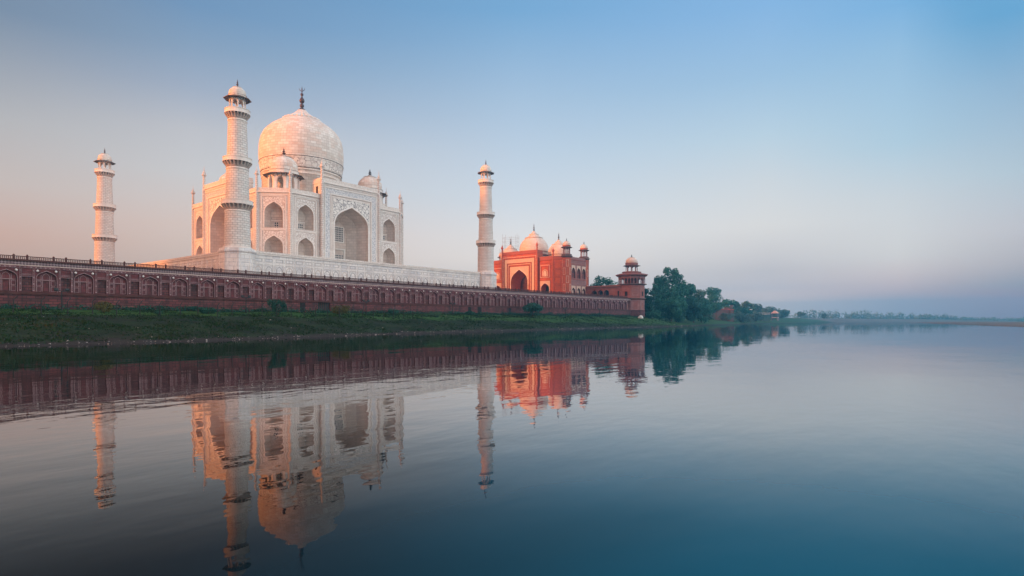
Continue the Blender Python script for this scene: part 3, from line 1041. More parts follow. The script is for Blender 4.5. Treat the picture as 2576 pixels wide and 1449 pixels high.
# ------------------------------------------------------------------ tomb
tomb = thing('mausoleum', 'great white marble domed tomb with tall arched portals', 'tomb', (0, 0, P_Z - .02))
K = P_Z - .02
z_ = lambda z: z - K
FD = 28.4
CHD = (FD + 21.5) / math.sqrt(2)
G, TOP, PAR = z_(P_Z) - .02, z_(41.6), z_(43.0)


def tier(mb, uc, hw, z0, z1, zb, zs, za, W):
    arch_wall(mb, uc - hw, uc + hw, z0, z1, uc, 2.7, zb, zs, za, 0, 'marble')
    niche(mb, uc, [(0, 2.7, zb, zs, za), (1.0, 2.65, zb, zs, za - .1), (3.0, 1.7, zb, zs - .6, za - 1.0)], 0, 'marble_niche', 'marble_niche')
    rect_frame(mb, uc - 1.5, uc + 1.5, zb + 2.9, zs - .8, .13, 3.0, .05, 'line_inlay')
    mb.box(uc - 1.66, uc + 1.66, 2.9, 2.97, zb + 2.55, zb + 2.75, 'marble_plain')
    arch_band(mb, uc, 2.7, zb, zs, za, .22, 0, .10, 'marble_plain')
    spandrel(mb, uc, 2.95, zs, za + .32, 3.35, za + 1.55, -.012, 'spandrel_soft')
    rect_frame(mb, uc - 3.36, uc + 3.36, max(zb - .2, zb - .02 if z0 < .1 else zb - .2), za + 1.6, .10, 0, .03, 'line_inlay', bottom=z0 > .1)
    rect_frame(mb, uc - 3.62, uc + 3.62, zb - .02 if z0 < .1 else zb - .45, za + 1.85, .24, 0, .12, 'marble_plain', bottom=z0 > .1)


def side_bay(mb, u0, u1):
    uc, hw = (u0 + u1) / 2, (u1 - u0) / 2
    tier(mb, uc, hw, G, z_(30.4), G, z_(25.3), z_(28.6), 3.3)
    tier(mb, uc, hw, z_(30.4), TOP, z_(31.0), z_(35.4), z_(38.8), 3.3)
    rect_frame(mb, uc - 4.35, uc + 4.35, G, z_(41.0), .20, 0, .08, 'marble_plain', bottom=False)
    rect_frame(mb, uc - 4.12, uc + 4.12, G, z_(40.78), .10, 0, .02, 'line_inlay', bottom=False)
    mb.box(u0, u1, -.38, .05, TOP, TOP + .28, 'marble_plain')


walls, portals = [], []
for k in range(4):
    rot = R(-90 * k)
    for u0, u1 in ((-21.5, -11.2), (11.2, 21.5)):
        uc = (u0 + u1) / 2
        mb = MB(frame(FD * math.sin(rot), -FD * math.cos(rot), rot))
        side_bay(mb, u0, u1)
        w_ = mb.build('facade_wall', tomb)
        mb = MB(frame(FD * math.sin(rot), -FD * math.cos(rot), rot))
        mb.box(u0, u1, -.16, .45, TOP + .28, PAR, 'parapet')
        mb.build('parapet', w_)
        jm = MB(frame(FD * math.sin(rot), -FD * math.cos(rot), rot))
        jm.box(uc - .75, uc + .75, 2.9, 2.99, z_(31.0), z_(33.2), 'jali')
        jm.build('window_screen', w_)
        jm = MB(frame(FD * math.sin(rot), -FD * math.cos(rot), rot))
        jm.box(uc - 1.0, uc + 1.0, 2.9, 2.99, z_(20.4), z_(23.4), 'marble_plain')
        jm.box(uc - .7, uc + .7, 2.84, 2.9, z_(20.4), z_(23.0), 'jali')
        jm.build('door_screen', w_)
    # portal
    yp = -.9
    mb = MB(frame(FD * math.sin(rot), -FD * math.cos(rot), rot))
    pw, zs, za = 6.6, z_(33.6), z_(40.1)
    arch_wall(mb, -11.2, 11.2, G, z_(46.5), 0, pw, G, zs, za, yp, 'marble')
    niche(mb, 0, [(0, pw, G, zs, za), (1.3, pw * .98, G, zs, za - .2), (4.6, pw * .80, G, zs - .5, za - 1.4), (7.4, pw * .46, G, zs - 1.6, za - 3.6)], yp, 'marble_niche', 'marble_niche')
    arch_band(mb, 0, pw, G, zs, za, .42, yp, .14, 'marble_plain')
    for s_ in (-11.2, 11.2):
        mb.quad((s_, yp, G), (s_, 4.2, G), (s_, 4.2, z_(46.5)), (s_, yp, z_(46.5)), 'marble')
    mb.quad((-11.2, 4.2, z_(40)), (11.2, 4.2, z_(40)), (11.2, 4.2, z_(46.5)), (-11.2, 4.2, z_(46.5)), 'marble')
    mb.box(-11.35, 11.35, yp - .35, 4.4, z_(46.5), z_(46.85), 'marble_plain')
    mb.box(-11.25, 11.25, yp - .1, 4.25, z_(46.85), z_(48.1), 'parapet')
    rect_frame(mb, -10.3, 10.3, G, z_(45.5), .28, yp, .16, 'marble_plain', bottom=False)
    rect_frame(mb, -10.75, 10.75, G, z_(45.95), .12, yp, .02, 'line_inlay', bottom=False)
    rect_frame(mb, -7.75, 7.75, G, z_(43.1), .12, yp, .03, 'line_inlay', bottom=False)
    rect_frame(mb, -8.15, 8.15, G, z_(43.5), .30, yp, .16, 'marble_plain', bottom=False)
    rect_frame(mb, -7.25, 7.25, G, z_(42.5), .16, yp, .10, 'marble_plain', bottom=False)
    p_ = mb.build('portal', tomb)
    jm = MB(frame(FD * math.sin(rot), -FD * math.cos(rot), rot))
    ys = yp - .016
    jm.quad((-9.9, ys, G), (-8.3, ys, G), (-8.3, ys, z_(43.6)), (-9.9, ys, z_(43.6)), 'script')
    jm.quad((8.3, ys, G), (9.9, ys, G), (9.9, ys, z_(43.6)), (8.3, ys, z_(43.6)), 'script')
    jm.quad((-9.9, ys, z_(43.6)), (9.9, ys, z_(43.6)), (9.9, ys, z_(45.1)), (-9.9, ys, z_(45.1)), 'script')
    jm.build('inscription_band', p_)
    jm = MB(frame(FD * math.sin(rot), -FD * math.cos(rot), rot))
    spandrel(jm, 0, pw + .42, zs, za + .57, 7.05, z_(42.3), ys, 'spandrel')
    jm.build('spandrel', p_)
    yb = yp + 7.4
    jm = MB(frame(FD * math.sin(rot), -FD * math.cos(rot), rot))
    jm.box(-1.7, 1.7, yb - .12, yb - .02, z_(29.6), z_(34.4), 'jali')
    rect_frame(jm, -2.0, 2.0, z_(29.3), z_(34.7), .3, yb - .02, .2, 'marble_plain')
    jm.build('window_screen', p_)
    jm = MB(frame(FD * math.sin(rot), -FD * math.cos(rot), rot))
    jm.box(-1.9, 1.9, yb - .12, yb - .02, z_(20.2), z_(25.2), 'jali')
    rect_frame(jm, -2.5, 2.5, z_(20.2), z_(27.2), .4, yb - .02, .25, 'marble_plain', bottom=False)
    jm.build('door_screen', p_)
    for s_ in (-1, 1):
        jm = MB(frame(FD * math.sin(rot), -FD * math.cos(rot), rot))
        a, b_ = sorted((s_ * 11.19, s_ * 11.24))
        jm.box(a, b_, 1.3, 2.3, z_(43.0), z_(45.6), 'void')
        jm.build('roof_doorway', p_)
    # chamfered corner to the left of this face
    ra = rot - R(45)
    mb = MB(frame(CHD * math.sin(ra), -CHD * math.cos(ra), ra))
    hw = 6.9 / math.sqrt(2)
    side_bay(mb, -hw, hw)
    w_ = mb.build('corner_wall', tomb)
    mb = MB(frame(CHD * math.sin(ra), -CHD * math.cos(ra), ra))
    mb.box(-hw, hw, -.16, .45, TOP + .28, PAR, 'parapet')
    mb.build('parapet', w_)
    jm = MB(frame(CHD * math.sin(ra), -CHD * math.cos(ra), ra))
    jm.box(-.75, .75, 2.9, 2.99, z_(31.0), z_(33.2), 'jali')
    jm.build('window_screen', w_)

# roof
mb = MB()
a, b_ = FD, 21.5
mb.add([(-b_, -a, TOP), (b_, -a, TOP), (a, -b_, TOP), (a, b_, TOP), (b_, a, TOP), (-b_, a, TOP), (-a, b_, TOP), (-a, -b_, TOP)], [tuple(range(8))], 'marble_plain')
mb.build('roof', tomb)

# pinnacles
pn = MB()
pn.lathe([(.46, G), (.46, z_(43.0)), (.40, z_(43.2)), (.36, z_(46.6)), (.42, z_(46.7)), (.70, z_(47.0)), (.74, z_(47.15)), (.45, z_(47.3)), (.42, z_(47.8)), (.22, z_(48.2)), (.09, z_(48.5)), (.07, z_(49.2)), (.01, z_(49.7))], 8, 'marble_shaft', smooth=False)
src = None
for k in range(4):
    rot = R(-90 * k)
    for u, y_, dz in ((-21.5, 0, 0), (21.5, 0, 0), (-11.2, -.9, 4.9), (11.2, -.9, 4.9)):
        F_ = frame(FD * math.sin(rot), -FD * math.cos(rot), rot) @ Vector((u, y_, 0))
        if src is None:
            src = pn.build('pinnacle', tomb)
            src.location = (F_.x, F_.y, 0)
        else:
            c = src.copy()
            C.objects.link(c)
            c.parent = tomb
            c.location = (F_.x, F_.y, 0)
            if dz:
                c.scale = (1.08, 1.08, (z_(49.7) + dz) / z_(49.7))

# drum and dome
mb = MB()
mb.lathe([(r * .957, z) for r, z in [(14.0, TOP), (14.0, z_(52.9)), (14.25, z_(53.0)), (14.25, z_(53.35)), (14.05, z_(53.45)), (14.05, z_(54.2)), (14.5, z_(54.35)), (14.5, z_(54.7)), (14.3, z_(54.8))]], 64, 'marble_dome')
mb.build('drum', tomb)
mb = MB()
prof = [(14.3, 54.8), (14.75, 57.2), (15.0, 59.3), (15.15, 61.2), (15.1, 63.6), (14.9, 65.8), (14.45, 67.8), (13.5, 69.7), (12.4, 70.95), (11, 72.2), (9.6, 73.15), (8, 74.15), (6.3, 75.0)]
DS = .957
mb.lathe([(r * DS, z_(z)) for r, z in prof], 96, 'marble_dome', uscale=14)
dome = mb.build('dome', tomb)
mb = MB()
mb.lathe([(r * DS + .03, z_(z)) for r, z in ((14.37, 55.2), (14.75, 57.2), (14.93, 58.7))], 96, 'dome_band', uscale=14)
for zr, rr in ((55.0, 14.42), (55.5, 14.5), (58.75, 14.98), (58.2, 14.93)):
    rr *= DS
    mb.lathe([(rr - .05, z_(zr)), (rr + .1, z_(zr + .04)), (rr + .1, z_(zr + .14)), (rr - .05, z_(zr + .18))], 96, 'bronze' if zr in (55.0, 58.75) else 'marble_plain')
mb.build('inlaid_band', dome)
mb = MB()
vs, fs = [], []
npet, prof = 24, [(5.9, 74.55), (6.75, 74.75), (6.85, 75.2), (6.2, 75.5), (5.0, 76.0), (3.6, 76.8), (2.4, 77.75), (1.5, 78.7), (1.35, 78.9)]
seg = npet * 6
for r, z in prof:
    for j in range(seg):
        a = 2 * math.pi * j / seg
        rip = .17 * abs(math.cos(a * npet / 2)) + .83
        vs.append((r * rip * math.cos(a), r * rip * math.sin(a), z_(z)))
for i in range(len(prof) - 1):
    for j in range(seg):
        fs.append((i * seg + j, i * seg + (j + 1) % seg, (i + 1) * seg + (j + 1) % seg, (i + 1) * seg + j))
mb.add(vs, fs, 'marble_plain', None, True)
mb.lathe([(6.1, z_(74.45)), (6.75, z_(74.5)), (6.75, z_(74.68)), (6.0, z_(74.72))], 64, 'grey_inlay')
mb.build('lotus_crown', dome)
mb = MB()
mb.lathe([(r * .82, z_(z)) for r, z in ((1.75, 78.7), (1.6, 78.95), (1.05, 79.3), (.6, 79.6), (.45, 79.8), (.8, 80.05), (.95, 80.45), (.8, 80.85), (.4, 81.1), (.4, 81.25), (.9, 81.7), (1.1, 82.2), (.95, 82.75), (.45, 83.35), (.3, 83.7),
                                     (.3, 84.0), (.62, 84.3), (.66, 84.6), (.45, 84.9), (.2, 85.1), (.16, 86.2), (.3, 86.5), (.12, 86.8), (.02, 87.6))], 20, 'bronze')
pr = None
for i in range(15):                                   # crescent
    a = R(180 + 180 * i / 14)
    p = (.98 * math.cos(a) * .623, .98 * math.cos(a) * -.782, z_(86.75) + .98 * math.sin(a))
    if pr:
        mb.tube(pr, p, .06 + .07 * math.sin(math.pi * (i - 1) / 14), .06 + .07 * math.sin(math.pi * i / 14), 6, 'bronze')
    pr = p
mb.build('finial', dome)

# four roof kiosks
kz = TOP
ko = None
for sx_, sy_ in ((-1, -1), (1, -1), (-1, 1), (1, 1)):
    if ko is None:
        ko = chhatri_parts(tomb, 4.85, z_(43.2), z_(49.1), 6.45, 4.32, z_(50.7), z_(55.9), z_(58.4), .56, 'marble_plain', 'eave', 'marble_dome', 'bronze', 8, drum='marble_plain', loc=(-17, -17, 0), base_name='roof_kiosk', thick=1.1)
    else:
        c = copy_tree(ko, tomb)
        c.location = (sx_ * 17, sy_ * 17, 0)
    bm_ = MB()
    bm_.lathe([(5.2, TOP - .05), (5.2, z_(43.2))], 8, 'marble_plain', sx_ * 17, sy_ * 17, R(22.5), False)
    bm_.build('kiosk_base', tomb)

# ------------------------------------------------------------------ mosque (front faces -y locally), copied for its mirror twin
mq = thing('mosque', 'red sandstone mosque with three pale domes and white bordered portal', 'mosque', (139.2, 0, T_Z), R(-90))
HW, HD = 29.8, 10.2
HT = 21.9                     # wall top (above terrace)
y0 = -HD


def mframes(mb, uc, w, zt, n_, step, t_, y, proud, k):
    for i in range(n_):
        rect_frame(mb, uc - w + i * step, uc + w - i * step, 0, zt - i * step, t_, y, proud, k, bottom=False)


for s_ in (-1, 1):
    mb = MB(frame(0, y0, 0))
    u0, u1 = sorted((s_ * 11.7, s_ * 20.9))
    uc = s_ * 15.9
    arch_wall(mb, u0, u1, -.3, 12.2, uc, 2.65, -.3, 5.6, 8.9, 0, 'red')
    niche(mb, uc, [(0, 2.65, -.3, 5.6, 8.9), (4.5, 2.5, -.3, 5.6, 8.9)], 0, 'red', 'void')
    arch_band(mb, uc, 2.65, -.3, 5.6, 8.9, .3, 0, .08, 'white_inlay')
    spandrel(mb, uc, 2.95, 5.6, 9.3, 3.3, 10.1, -.012, 'mosque_white')
    rect_frame(mb, uc - 3.6, uc + 3.6, -.3, 10.5, .28, 0, .16, 'red_trim', bottom=False)
    mb.quad((u0, 0, 12.2), (u1, 0, 12.2), (u1, 0, 20.4), (u0, 0, 20.4), 'red')
    rect_frame(mb, uc - 3.7, uc + 3.7, 11.4, 19.2, .25, 0, .16, 'red_trim')
    rect_frame(mb, uc - 3.0, uc + 3.0, 11.8, 18.2, .2, 0, .12, 'white_inlay')
    rect_frame(mb, uc - 2.5, uc + 2.5, 12.1, 17.6, .25, 0, .14, 'red_trim')
    # small arched window, stepped white frames
    for w_, a_, k_, pr_ in ((1.75, 16.2, 'mosque_white', .03), (1.25, 15.9, 'red_trim', .06), (.95, 15.6, 'white_inlay', .09)):
        A = arch_pts(w_, 12.4, 14.3, a_)
        for i in range(len(A) // 2):
            a, b_ = A[i], A[i + 1]
            a2, b2 = A[len(A) - 1 - i], A[len(A) - 2 - i]
            mb.quad((uc + a[0], -pr_, a[1]), (uc + a2[0], -pr_, a2[1]), (uc + b2[0], -pr_, b2[1]), (uc + b_[0], -pr_, b_[1]), k_)
    mb.box(u0, u1, -.35, .05, 20.4, 20.7, 'red_trim')
    mb.box(u0, u1, -.08, .6, 20.7, HT + .7, 'merlon')
    a, b_ = sorted((s_ * 20.9, s_ * 27.0))
    mb.quad((a, 0, -.3), (b_, 0, -.3), (b_, 0, 20.4), (a, 0, 20.4), 'red')
    for q in range(5):
        rect_frame(mb, (a + b_) / 2 - 2.0, (a + b_) / 2 + 1.9, .3 + q * 3.9, 3.8 + q * 3.9, .22, 0, .1, 'red_trim')
    mb.box(a, b_, -.35, .05, 20.4, 20.7, 'red_trim')
    mb.box(a, b_, -.08, .6, 20.7, HT, 'merlon')
    mb.build('front_wall', mq)

# portal
mb = MB(frame(0, y0 - 1.2, 0))
mb_w, zs, za = 5.65, 9.4, 16.6
arch_wall(mb, -11.7, 11.7, -.3, 24.6, 0, mb_w, -.3, zs, za, 0, 'red')
niche(mb, 0, [(0, mb_w, -.3, zs, za), (1.0, mb_w * .98, -.3, zs, za), (3.0, mb_w * .95, -.3, zs, za - .3), (7, mb_w * .8, -.3, zs - 1, za - 2)], 0, 'red', 'red_dark')
arch_band(mb, 0, mb_w, -.3, zs, za, .5, 0, .12, 'white_inlay')
spandrel(mb, 0, mb_w + .5, zs, za + .68, 6.35, 18.3, -.014, 'mosque_white')
rect_frame(mb, -6.95, 6.95, -.3, 18.9, .5, 0, .2, 'red_trim', bottom=False)
rect_frame(mb, -7.6, 7.6, -.3, 19.6, .35, 0, .1, 'mosque_white', bottom=False)
rect_frame(mb, -8.2, 8.2, -.3, 20.2, .5, 0, .22, 'red_trim', bottom=False)
ys = -.02
for a, b_, c, d in ((-9.9, -8.3, -.3, 22.3), (8.3, 9.9, -.3, 22.3)):
    mb.quad((a, ys, c), (b_, ys, c), (b_, ys, d), (a, ys, d), 'mosque_white')
mb.quad((-8.3, ys, 20.3), (8.3, ys, 20.3), (8.3, ys, 22.3), (-8.3, ys, 22.3), 'mosque_white')
rect_frame(mb, -10.5, 10.5, -.3, 22.9, .5, 0, .2, 'red_trim', bottom=False)
rect_frame(mb, -11.1, 11.1, -.3, 23.5, .2, 0, .12, 'white_inlay', bottom=False)
for s_ in (-11.7, 11.7):
    mb.quad((s_, 0, -.3), (s_, 5, -.3), (s_, 5, 24.6), (s_, 0, 24.6), 'red')
mb.quad((-11.7, 5, 20), (11.7, 5, 20), (11.7, 5, 24.6), (-11.7, 5, 24.6), 'red')
mb.box(-11.85, 11.85, -.3, 5.1, 24.6, 24.9, 'red_trim')
mb.box(-11.72, 11.72, -.06, 5.02, 24.9, 26.4, 'merlon')
po = mb.build('portal', mq)
# arched doorway inside the portal, on its right jamb
for s_ in (-1, 1):
    mb = MB(frame(0, y0 - 1.2, 0))
    A = arch_pts(1.5, -.3, 2.6, 4.8)
    for i in range(len(A) // 2):
        a, b_ = A[i], A[i + 1]
        a2, b2 = A[len(A) - 1 - i], A[len(A) - 2 - i]
        X = lambda q, zq: (s_ * (5.3 - .145 * (3.9 + q)), 3.9 + q, zq)
        mb.quad(X(a[0], a[1]), X(a2[0], a2[1]), X(b2[0], b2[1]), X(b_[0], b_[1]), 'void')
    mb.build('doorway', po)

# end faces and back
for s_ in (-1, 1):
    mb = MB(frame(s_ * HW, 0, R(90) * s_))
    mb.quad((-8.2, 0, -.3), (-7.3, 0, -.3), (-7.3, 0, 20.4), (-8.2, 0, 20.4), 'red_grey')
    xs_ = [-7.3 + 4.95 * i for i in range(4)]
    if s_ < 0:
        xs_ = [-7.55 + 4.95 * i for i in range(4)]
        mb.quad((-7.3, 0, -.3), (-7.55, 0, -.3), (-7.55, 0, 20.4), (-7.3, 0, 20.4), 'red_grey')
    for i in range(3):
        a, b_ = xs_[i], xs_[i + 1]
        c = (a + b_) / 2
        arch_wall(mb, a, b_, -.3, 8.6, c, 1.55, -.3, 4.2, 6.4, 0, 'red_grey')
        niche(mb, c, [(0, 1.55, -.3, 4.2, 6.4), (.5, 1.5, -.3, 4.2, 6.4)], 0, 'red_dark', 'red_dark')
        spandrel(mb, c, 1.6, 4.2, 6.4, 1.85, 7.3, -.012, 'mosque_white')
        mb.box(c - .5, c + .5, .42, .52, .2, 5.0, 'mosque_white')
        arch_wall(mb, a, b_, 8.6, 20.4, c, 1.55, 11.2, 14.4, 16.6, 0, 'red_grey')
        niche(mb, c, [(0, 1.55, 11.2, 14.4, 16.6), (.5, 1.5, 11.2, 14.4, 16.6)], 0, 'red_dark', 'red_dark')
        spandrel(mb, c, 1.6, 14.4, 16.6, 1.85, 17.7, -.012, 'mosque_white')
        rect_frame(mb, c - 2.0, c + 2.0, 10.7, 18.0, .12, 0, .08, 'red_trim')
        rect_frame(mb, c - 2.0, c + 2.0, 8.4, 10.3, .14, 0, .07, 'inlay')
        rect_frame(mb, c - .8, c + .8, 11.4, 13.6, .14, .5, .08, 'red_trim')
    mb.quad((xs_[3], 0, -.3), (HD, 0, -.3), (HD, 0, 20.4), (xs_[3], 0, 20.4), 'red_grey')
    for zz_ in (10.45, 18.4, 19.4):
        mb.box(-8.2, HD, -.1, .02, zz_, zz_ + .16, 'red_trim')
    mb.box(-8.2, HD, -.3, .05, 20.4, 20.65, 'red_trim')
    mb.box(-8.2, HD, -.06, .5, 20.65, HT, 'red_grey')
    mb.build('end_wall', mq)
mb = MB()
mb.quad((HW, HD, -.3), (-HW, HD, -.3), (-HW, HD, HT), (HW, HD, HT), 'red')
mb.build('back_wall', mq)
mb = MB()
mb.box(-HW + .1, HW - .1, -HD + .6, HD - .1, 20.2, 20.6, 'red_trim')
mb.build('roof', mq)

# corner turrets and kiosks
for sx_ in (-1, 1):
    for sy_ in (-1, 1):
        mb = MB()
        rr = 2.35
        cx, cy = sx_ * 27.9, sy_ * (HD - 1.9)
        mb.lathe([(rr, -.3), (rr, HT)], 8, 'red', cx, cy, R(22.5), False)
        for q in range(5):
            for i in range(8):
                a = R(45 * i)
                ap = rr * math.cos(R(22.5))
                mb.M = frame(cx + ap * math.sin(a), cy - ap * math.cos(a), a)
                rect_frame(mb, -.7, .7, .4 + q * 4.1, 3.9 + q * 4.1, .14, 0, .07, 'white_inlay' if (q + i) % 2 else 'red_trim')
        mb.M = Matrix()
        mb.lathe([(rr, HT - .6), (rr + .9, HT + .1), (rr + .9, HT + .3), (rr + .3, HT + .3), (rr + .3, HT + 1.2), (rr, HT + 1.2), (0, HT + 1.2)], 8, 'eave_dark', cx, cy, R(22.5), False)
        tu = mb.build('corner_turret', mq)
        chhatri_parts(tu, 1.85, HT + 1.2, HT + 4.7, 3.0, 1.95, HT + 5.7, HT + 7.9, HT + 9.6, .78, 'red_tower', 'eave_dark', 'pale_dome', 'dark_metal', 8, drum='red', loc=(cx, cy, 0), base_name='kiosk', thick=.2)
# pinnacles of the front
for u, h in ((-11.7, 30.2), (11.7, 30.2), (-21.0, 26.6), (21.0, 26.6)):
    mb = MB()
    yy = y0 - 1.2 if abs(u) < 15 else y0
    mb.lathe([(.5, -.3), (.5, HT), (.42, HT + .1), (.38, h - 2.0), (.7, h - 1.7), (.72, h - 1.2), (.45, h - .7), (.15, h - .1), (.03, h + .6)], 8, 'red', u, yy, R(22.5), False)
    mb.build('pinnacle', mq)
# domes
for u, r, zb, zt, zf in ((0, 8.0, 25.6, 38.6, 43.2), (-16.3, 5.75, 23.4, 32.6, 36.6), (16.3, 5.75, 23.4, 32.6, 36.6)):
    mb = MB()
    rd = r * .95
    mb.lathe([(rd, 20.5), (rd, zb - 3.3), (rd + .12, zb - 3.2), (rd + .12, zb - 3.0)], 48, 'red', u, 1.8)
    mb.lathe([(rd + .02, zb - 3.0), (rd + .02, zb - .8)], 48, 'drum_diamond', u, 1.8)
    mb.lathe([(rd + .02, zb - .8), (rd + .3, zb - .6), (rd + .3, zb - .05), (rd, zb)], 48, 'red_tower', u, 1.8)
    mb.lathe(dome_prof(rd, zb, r, (zt - zb) * .86, r * .34), 48, 'pale_dome', u, 1.8)
    zc = zb + (zt - zb) * .70
    mb.lathe([(r * .60, zc - .1), (r * .63, zc + .12), (r * .48, zc + .3), (r * .30, zc + (zt - zc) * .45), (r * .14, zc + (zt - zc) * .8), (r * .06, zt)], 48, 'pale_dome', u, 1.8)
    mb.lathe([(r * 1.0, zb + (zt - zb) * .09), (r * 1.015, zb + (zt - zb) * .10), (r * 1.0, zb + (zt - zb) * .12)], 48, 'red_tower', u, 1.8)
    d_ = mb.build('dome', mq)
    mb = MB()
    mb.lathe(finial_prof(.55, zt - .05, zf - zt), 10, 'bronze', u, 1.8)
    mb.build('finial', d_)
# twin hall on the east side of the tomb (beyond the left edge of the picture)
tw = copy_tree(mq)
tw.location = (-139.2, 0, T_Z)
tw.rotation_euler = (0, 0, R(90))
tw['label'] = 'red sandstone assembly hall mirroring the mosque beyond the left edge'
tw['category'] = 'hall'

# scaffolds on the mosque roof
def scaffold(name, label, cx, cy, r, z0, z1, lift):
    m_ = MB()
    n_ = 8
    ps = [(cx + r * math.cos(2 * math.pi * i / n_), cy + r * math.sin(2 * math.pi * i / n_)) for i in range(n_)]
    for i, (x, y_) in enumerate(ps):
        m_.tube((x, y_, z0), (x, y_, z1 - (i % 3) * .8), .05, .05, 5, 'scaffold')
    z = z0 + lift
    while z < z1 - 1:
        for i in range(n_):
            a, b_ = ps[i], ps[(i + 1) % n_]
            m_.tube((a[0], a[1], z), (b_[0], b_[1], z), .04, .04, 4, 'scaffold')
        z += lift
    return tag(m_.build(name), label, 'scaffold')


mxc = 139.2 + 1.8
scaffold('scaffold', 'thin scaffolding around the left pale dome of the mosque', mxc, 16.3, 4.6, T_Z + 29.5, T_Z + 38.5, 2.2)
scaffold('scaffold', 'thin scaffolding tower beside the left edge of the mosque portal', 131.5, 15.0, 1.1, T_Z + 20.6, T_Z + 29.0, 2.0)
scaffold('scaffold', 'thin scaffolding around the farthest left mosque turret kiosk', 131, 27.9, 3.3, T_Z + 20.6, T_Z + 32, 2.2)

# ------------------------------------------------------------------ octagonal river tower and arcade wing
tx, ty = 151.6, -53.5
tw_ = thing('corner_tower', 'octagonal red tower with pillared gallery and white domed kiosk', 'tower', (tx, ty, 0))
RT = 6.4
mb = MB()
mb.lathe([(RT + .15, 3), (RT + .15, 7.8), (RT + .3, 7.85), (RT + .3, 8.15), (RT, 8.2)], 8, 'red_dark', rot=R(22.5), smooth=False)
mb.lathe([(RT, 8.2), (RT, 13.3)], 8, 'red_tower', rot=R(22.5), smooth=False)
for i in range(8):
    a = R(45 * i)
    ap = RT * math.cos(R(22.5))
    mb.M = frame(ap * math.sin(a), -ap * math.cos(a), a)
    rect_frame(mb, -1.7, 1.7, 8.4, 13.0, .16, 0, .06, 'inlay')
    arch_band(mb, 0, 1.15, 8.4, 11.2, 12.2, .12, 0, .06, 'inlay')
    rect_frame(mb, -2.3, -1.85, 8.4, 13.0, .1, 0, .05, 'inlay')
    rect_frame(mb, 1.85, 2.3, 8.4, 13.0, .1, 0, .05, 'inlay')
mb.M = Matrix()
mb.build('lower_storey', tw_)
mb = MB()
mb.lathe([(RT, 13.3), (RT + .75, 13.75), (RT + .75, 14.1), (RT, 14.25)], 8, 'eave_dark', rot=R(22.5), smooth=False)
mb.build('ledge', tw_)
mb = MB()
mb.lathe([(RT, 14.25), (RT, 20.6)], 8, 'red_tower', rot=R(22.5), smooth=False)
for i in range(8):
    a = R(45 * i)
    ap = RT * math.cos(R(22.5))
    mb.M = frame(ap * math.sin(a), -ap * math.cos(a), a)
    if i % 2:
        rect_frame(mb, -1.4, 1.4, 15.2, 19.4, .14, 0, .05, 'inlay')
        for q in range(3):
            mb.box(-1.1, 1.1, -.05, .02, 15.9 + q * 1.0, 16.0 + q * 1.0, 'inlay')
    else:
        rect_frame(mb, -.95, .95, 15.0, 17.6, .15, 0, .07, 'red_trim')
mb.M = Matrix()
us = mb.build('upper_storey', tw_)
for i in range(0, 8, 2):
    a = R(45 * i)
    ap = RT * math.cos(R(22.5))
    mb = MB(frame(ap * math.sin(a), -ap * math.cos(a), a))
    mb.box(-.75, .75, -.03, .02, 15.2, 17.4, 'void')
    mb.build('window', us)
mb = MB()
mb.lathe([(RT, 20.6), (RT + 1.1, 21.0), (RT + 1.1, 21.3), (RT + .5, 21.35), (RT - .3, 21.35), (0, 21.35)], 8, 'eave_dark', rot=R(22.5), smooth=False)
mb.build('gallery_floor', tw_)
mb = MB()
mb.lathe([(RT - 3.0, 21.3), (RT - 3.0, 25.4)], 8, 'red_dark', rot=R(22.5), smooth=False)  # dark core and ceiling: shade inside the gallery put into the colour
mb.lathe([(0, 25.3), (RT + .2, 25.3)], 8, 'red_dark', rot=R(22.5), smooth=False)
for i in range(8):
    a = R(45 * i)
    apg = (RT + .25) * math.cos(R(22.5))
    hfg = apg * math.tan(R(22.5))
    mb.M = frame(apg * math.sin(a), -apg * math.cos(a), a)
    seg_ = 2 * hfg / 3
    for q in range(3):
        uc = -hfg + seg_ * (q + .5)
        arch_wall(mb, uc - seg_ / 2, uc + seg_ / 2, 21.3, 25.5, uc, seg_ * .40, 21.3, 23.2, 24.2, 0, 'red_tower')
        arch_wall(mb, uc - seg_ / 2, uc + seg_ / 2, 21.3, 25.5, uc, seg_ * .40, 21.3, 23.2, 24.2, .28, 'red_tower')
        niche(mb, uc, [(0, seg_ * .40, 21.3, 23.2, 24.2), (.28, seg_ * .40, 21.3, 23.2, 24.2)], 0, 'red_tower', 'red_tower', back=False)
mb.M = Matrix()
mb.build('gallery', tw_)
mb = MB()
mb.lathe([(RT + .2, 25.3), (RT + 1.55, 25.55), (RT + 1.7, 26.1), (RT + 1.5, 26.15), (RT, 26.5), (4.6, 26.6), (4.6, 27.0), (4.85, 27.1), (4.85, 27.5), (4.3, 27.55), (0, 27.55)], 8, 'red_tower', rot=R(22.5), smooth=False)
for i in range(32):
    a = 2 * math.pi * (i + .5) / 32
    mb.tube(((RT + .2) * math.cos(a), (RT + .2) * math.sin(a), 24.9), ((RT + 1.2) * math.cos(a), (RT + 1.2) * math.sin(a), 25.5), .10, .16, 4, 'eave_dark')
mb.build('gallery_roof', tw_)
chhatri_parts(tw_, 2.95, 27.5, 30.6, 4.45, 3.0, 32.0, 35.0, 36.4, .82, 'red_tower', 'eave_dark', 'pale_dome', 'dark_metal', 8, drum='red_tower', base_name='kiosk', thick=.25)

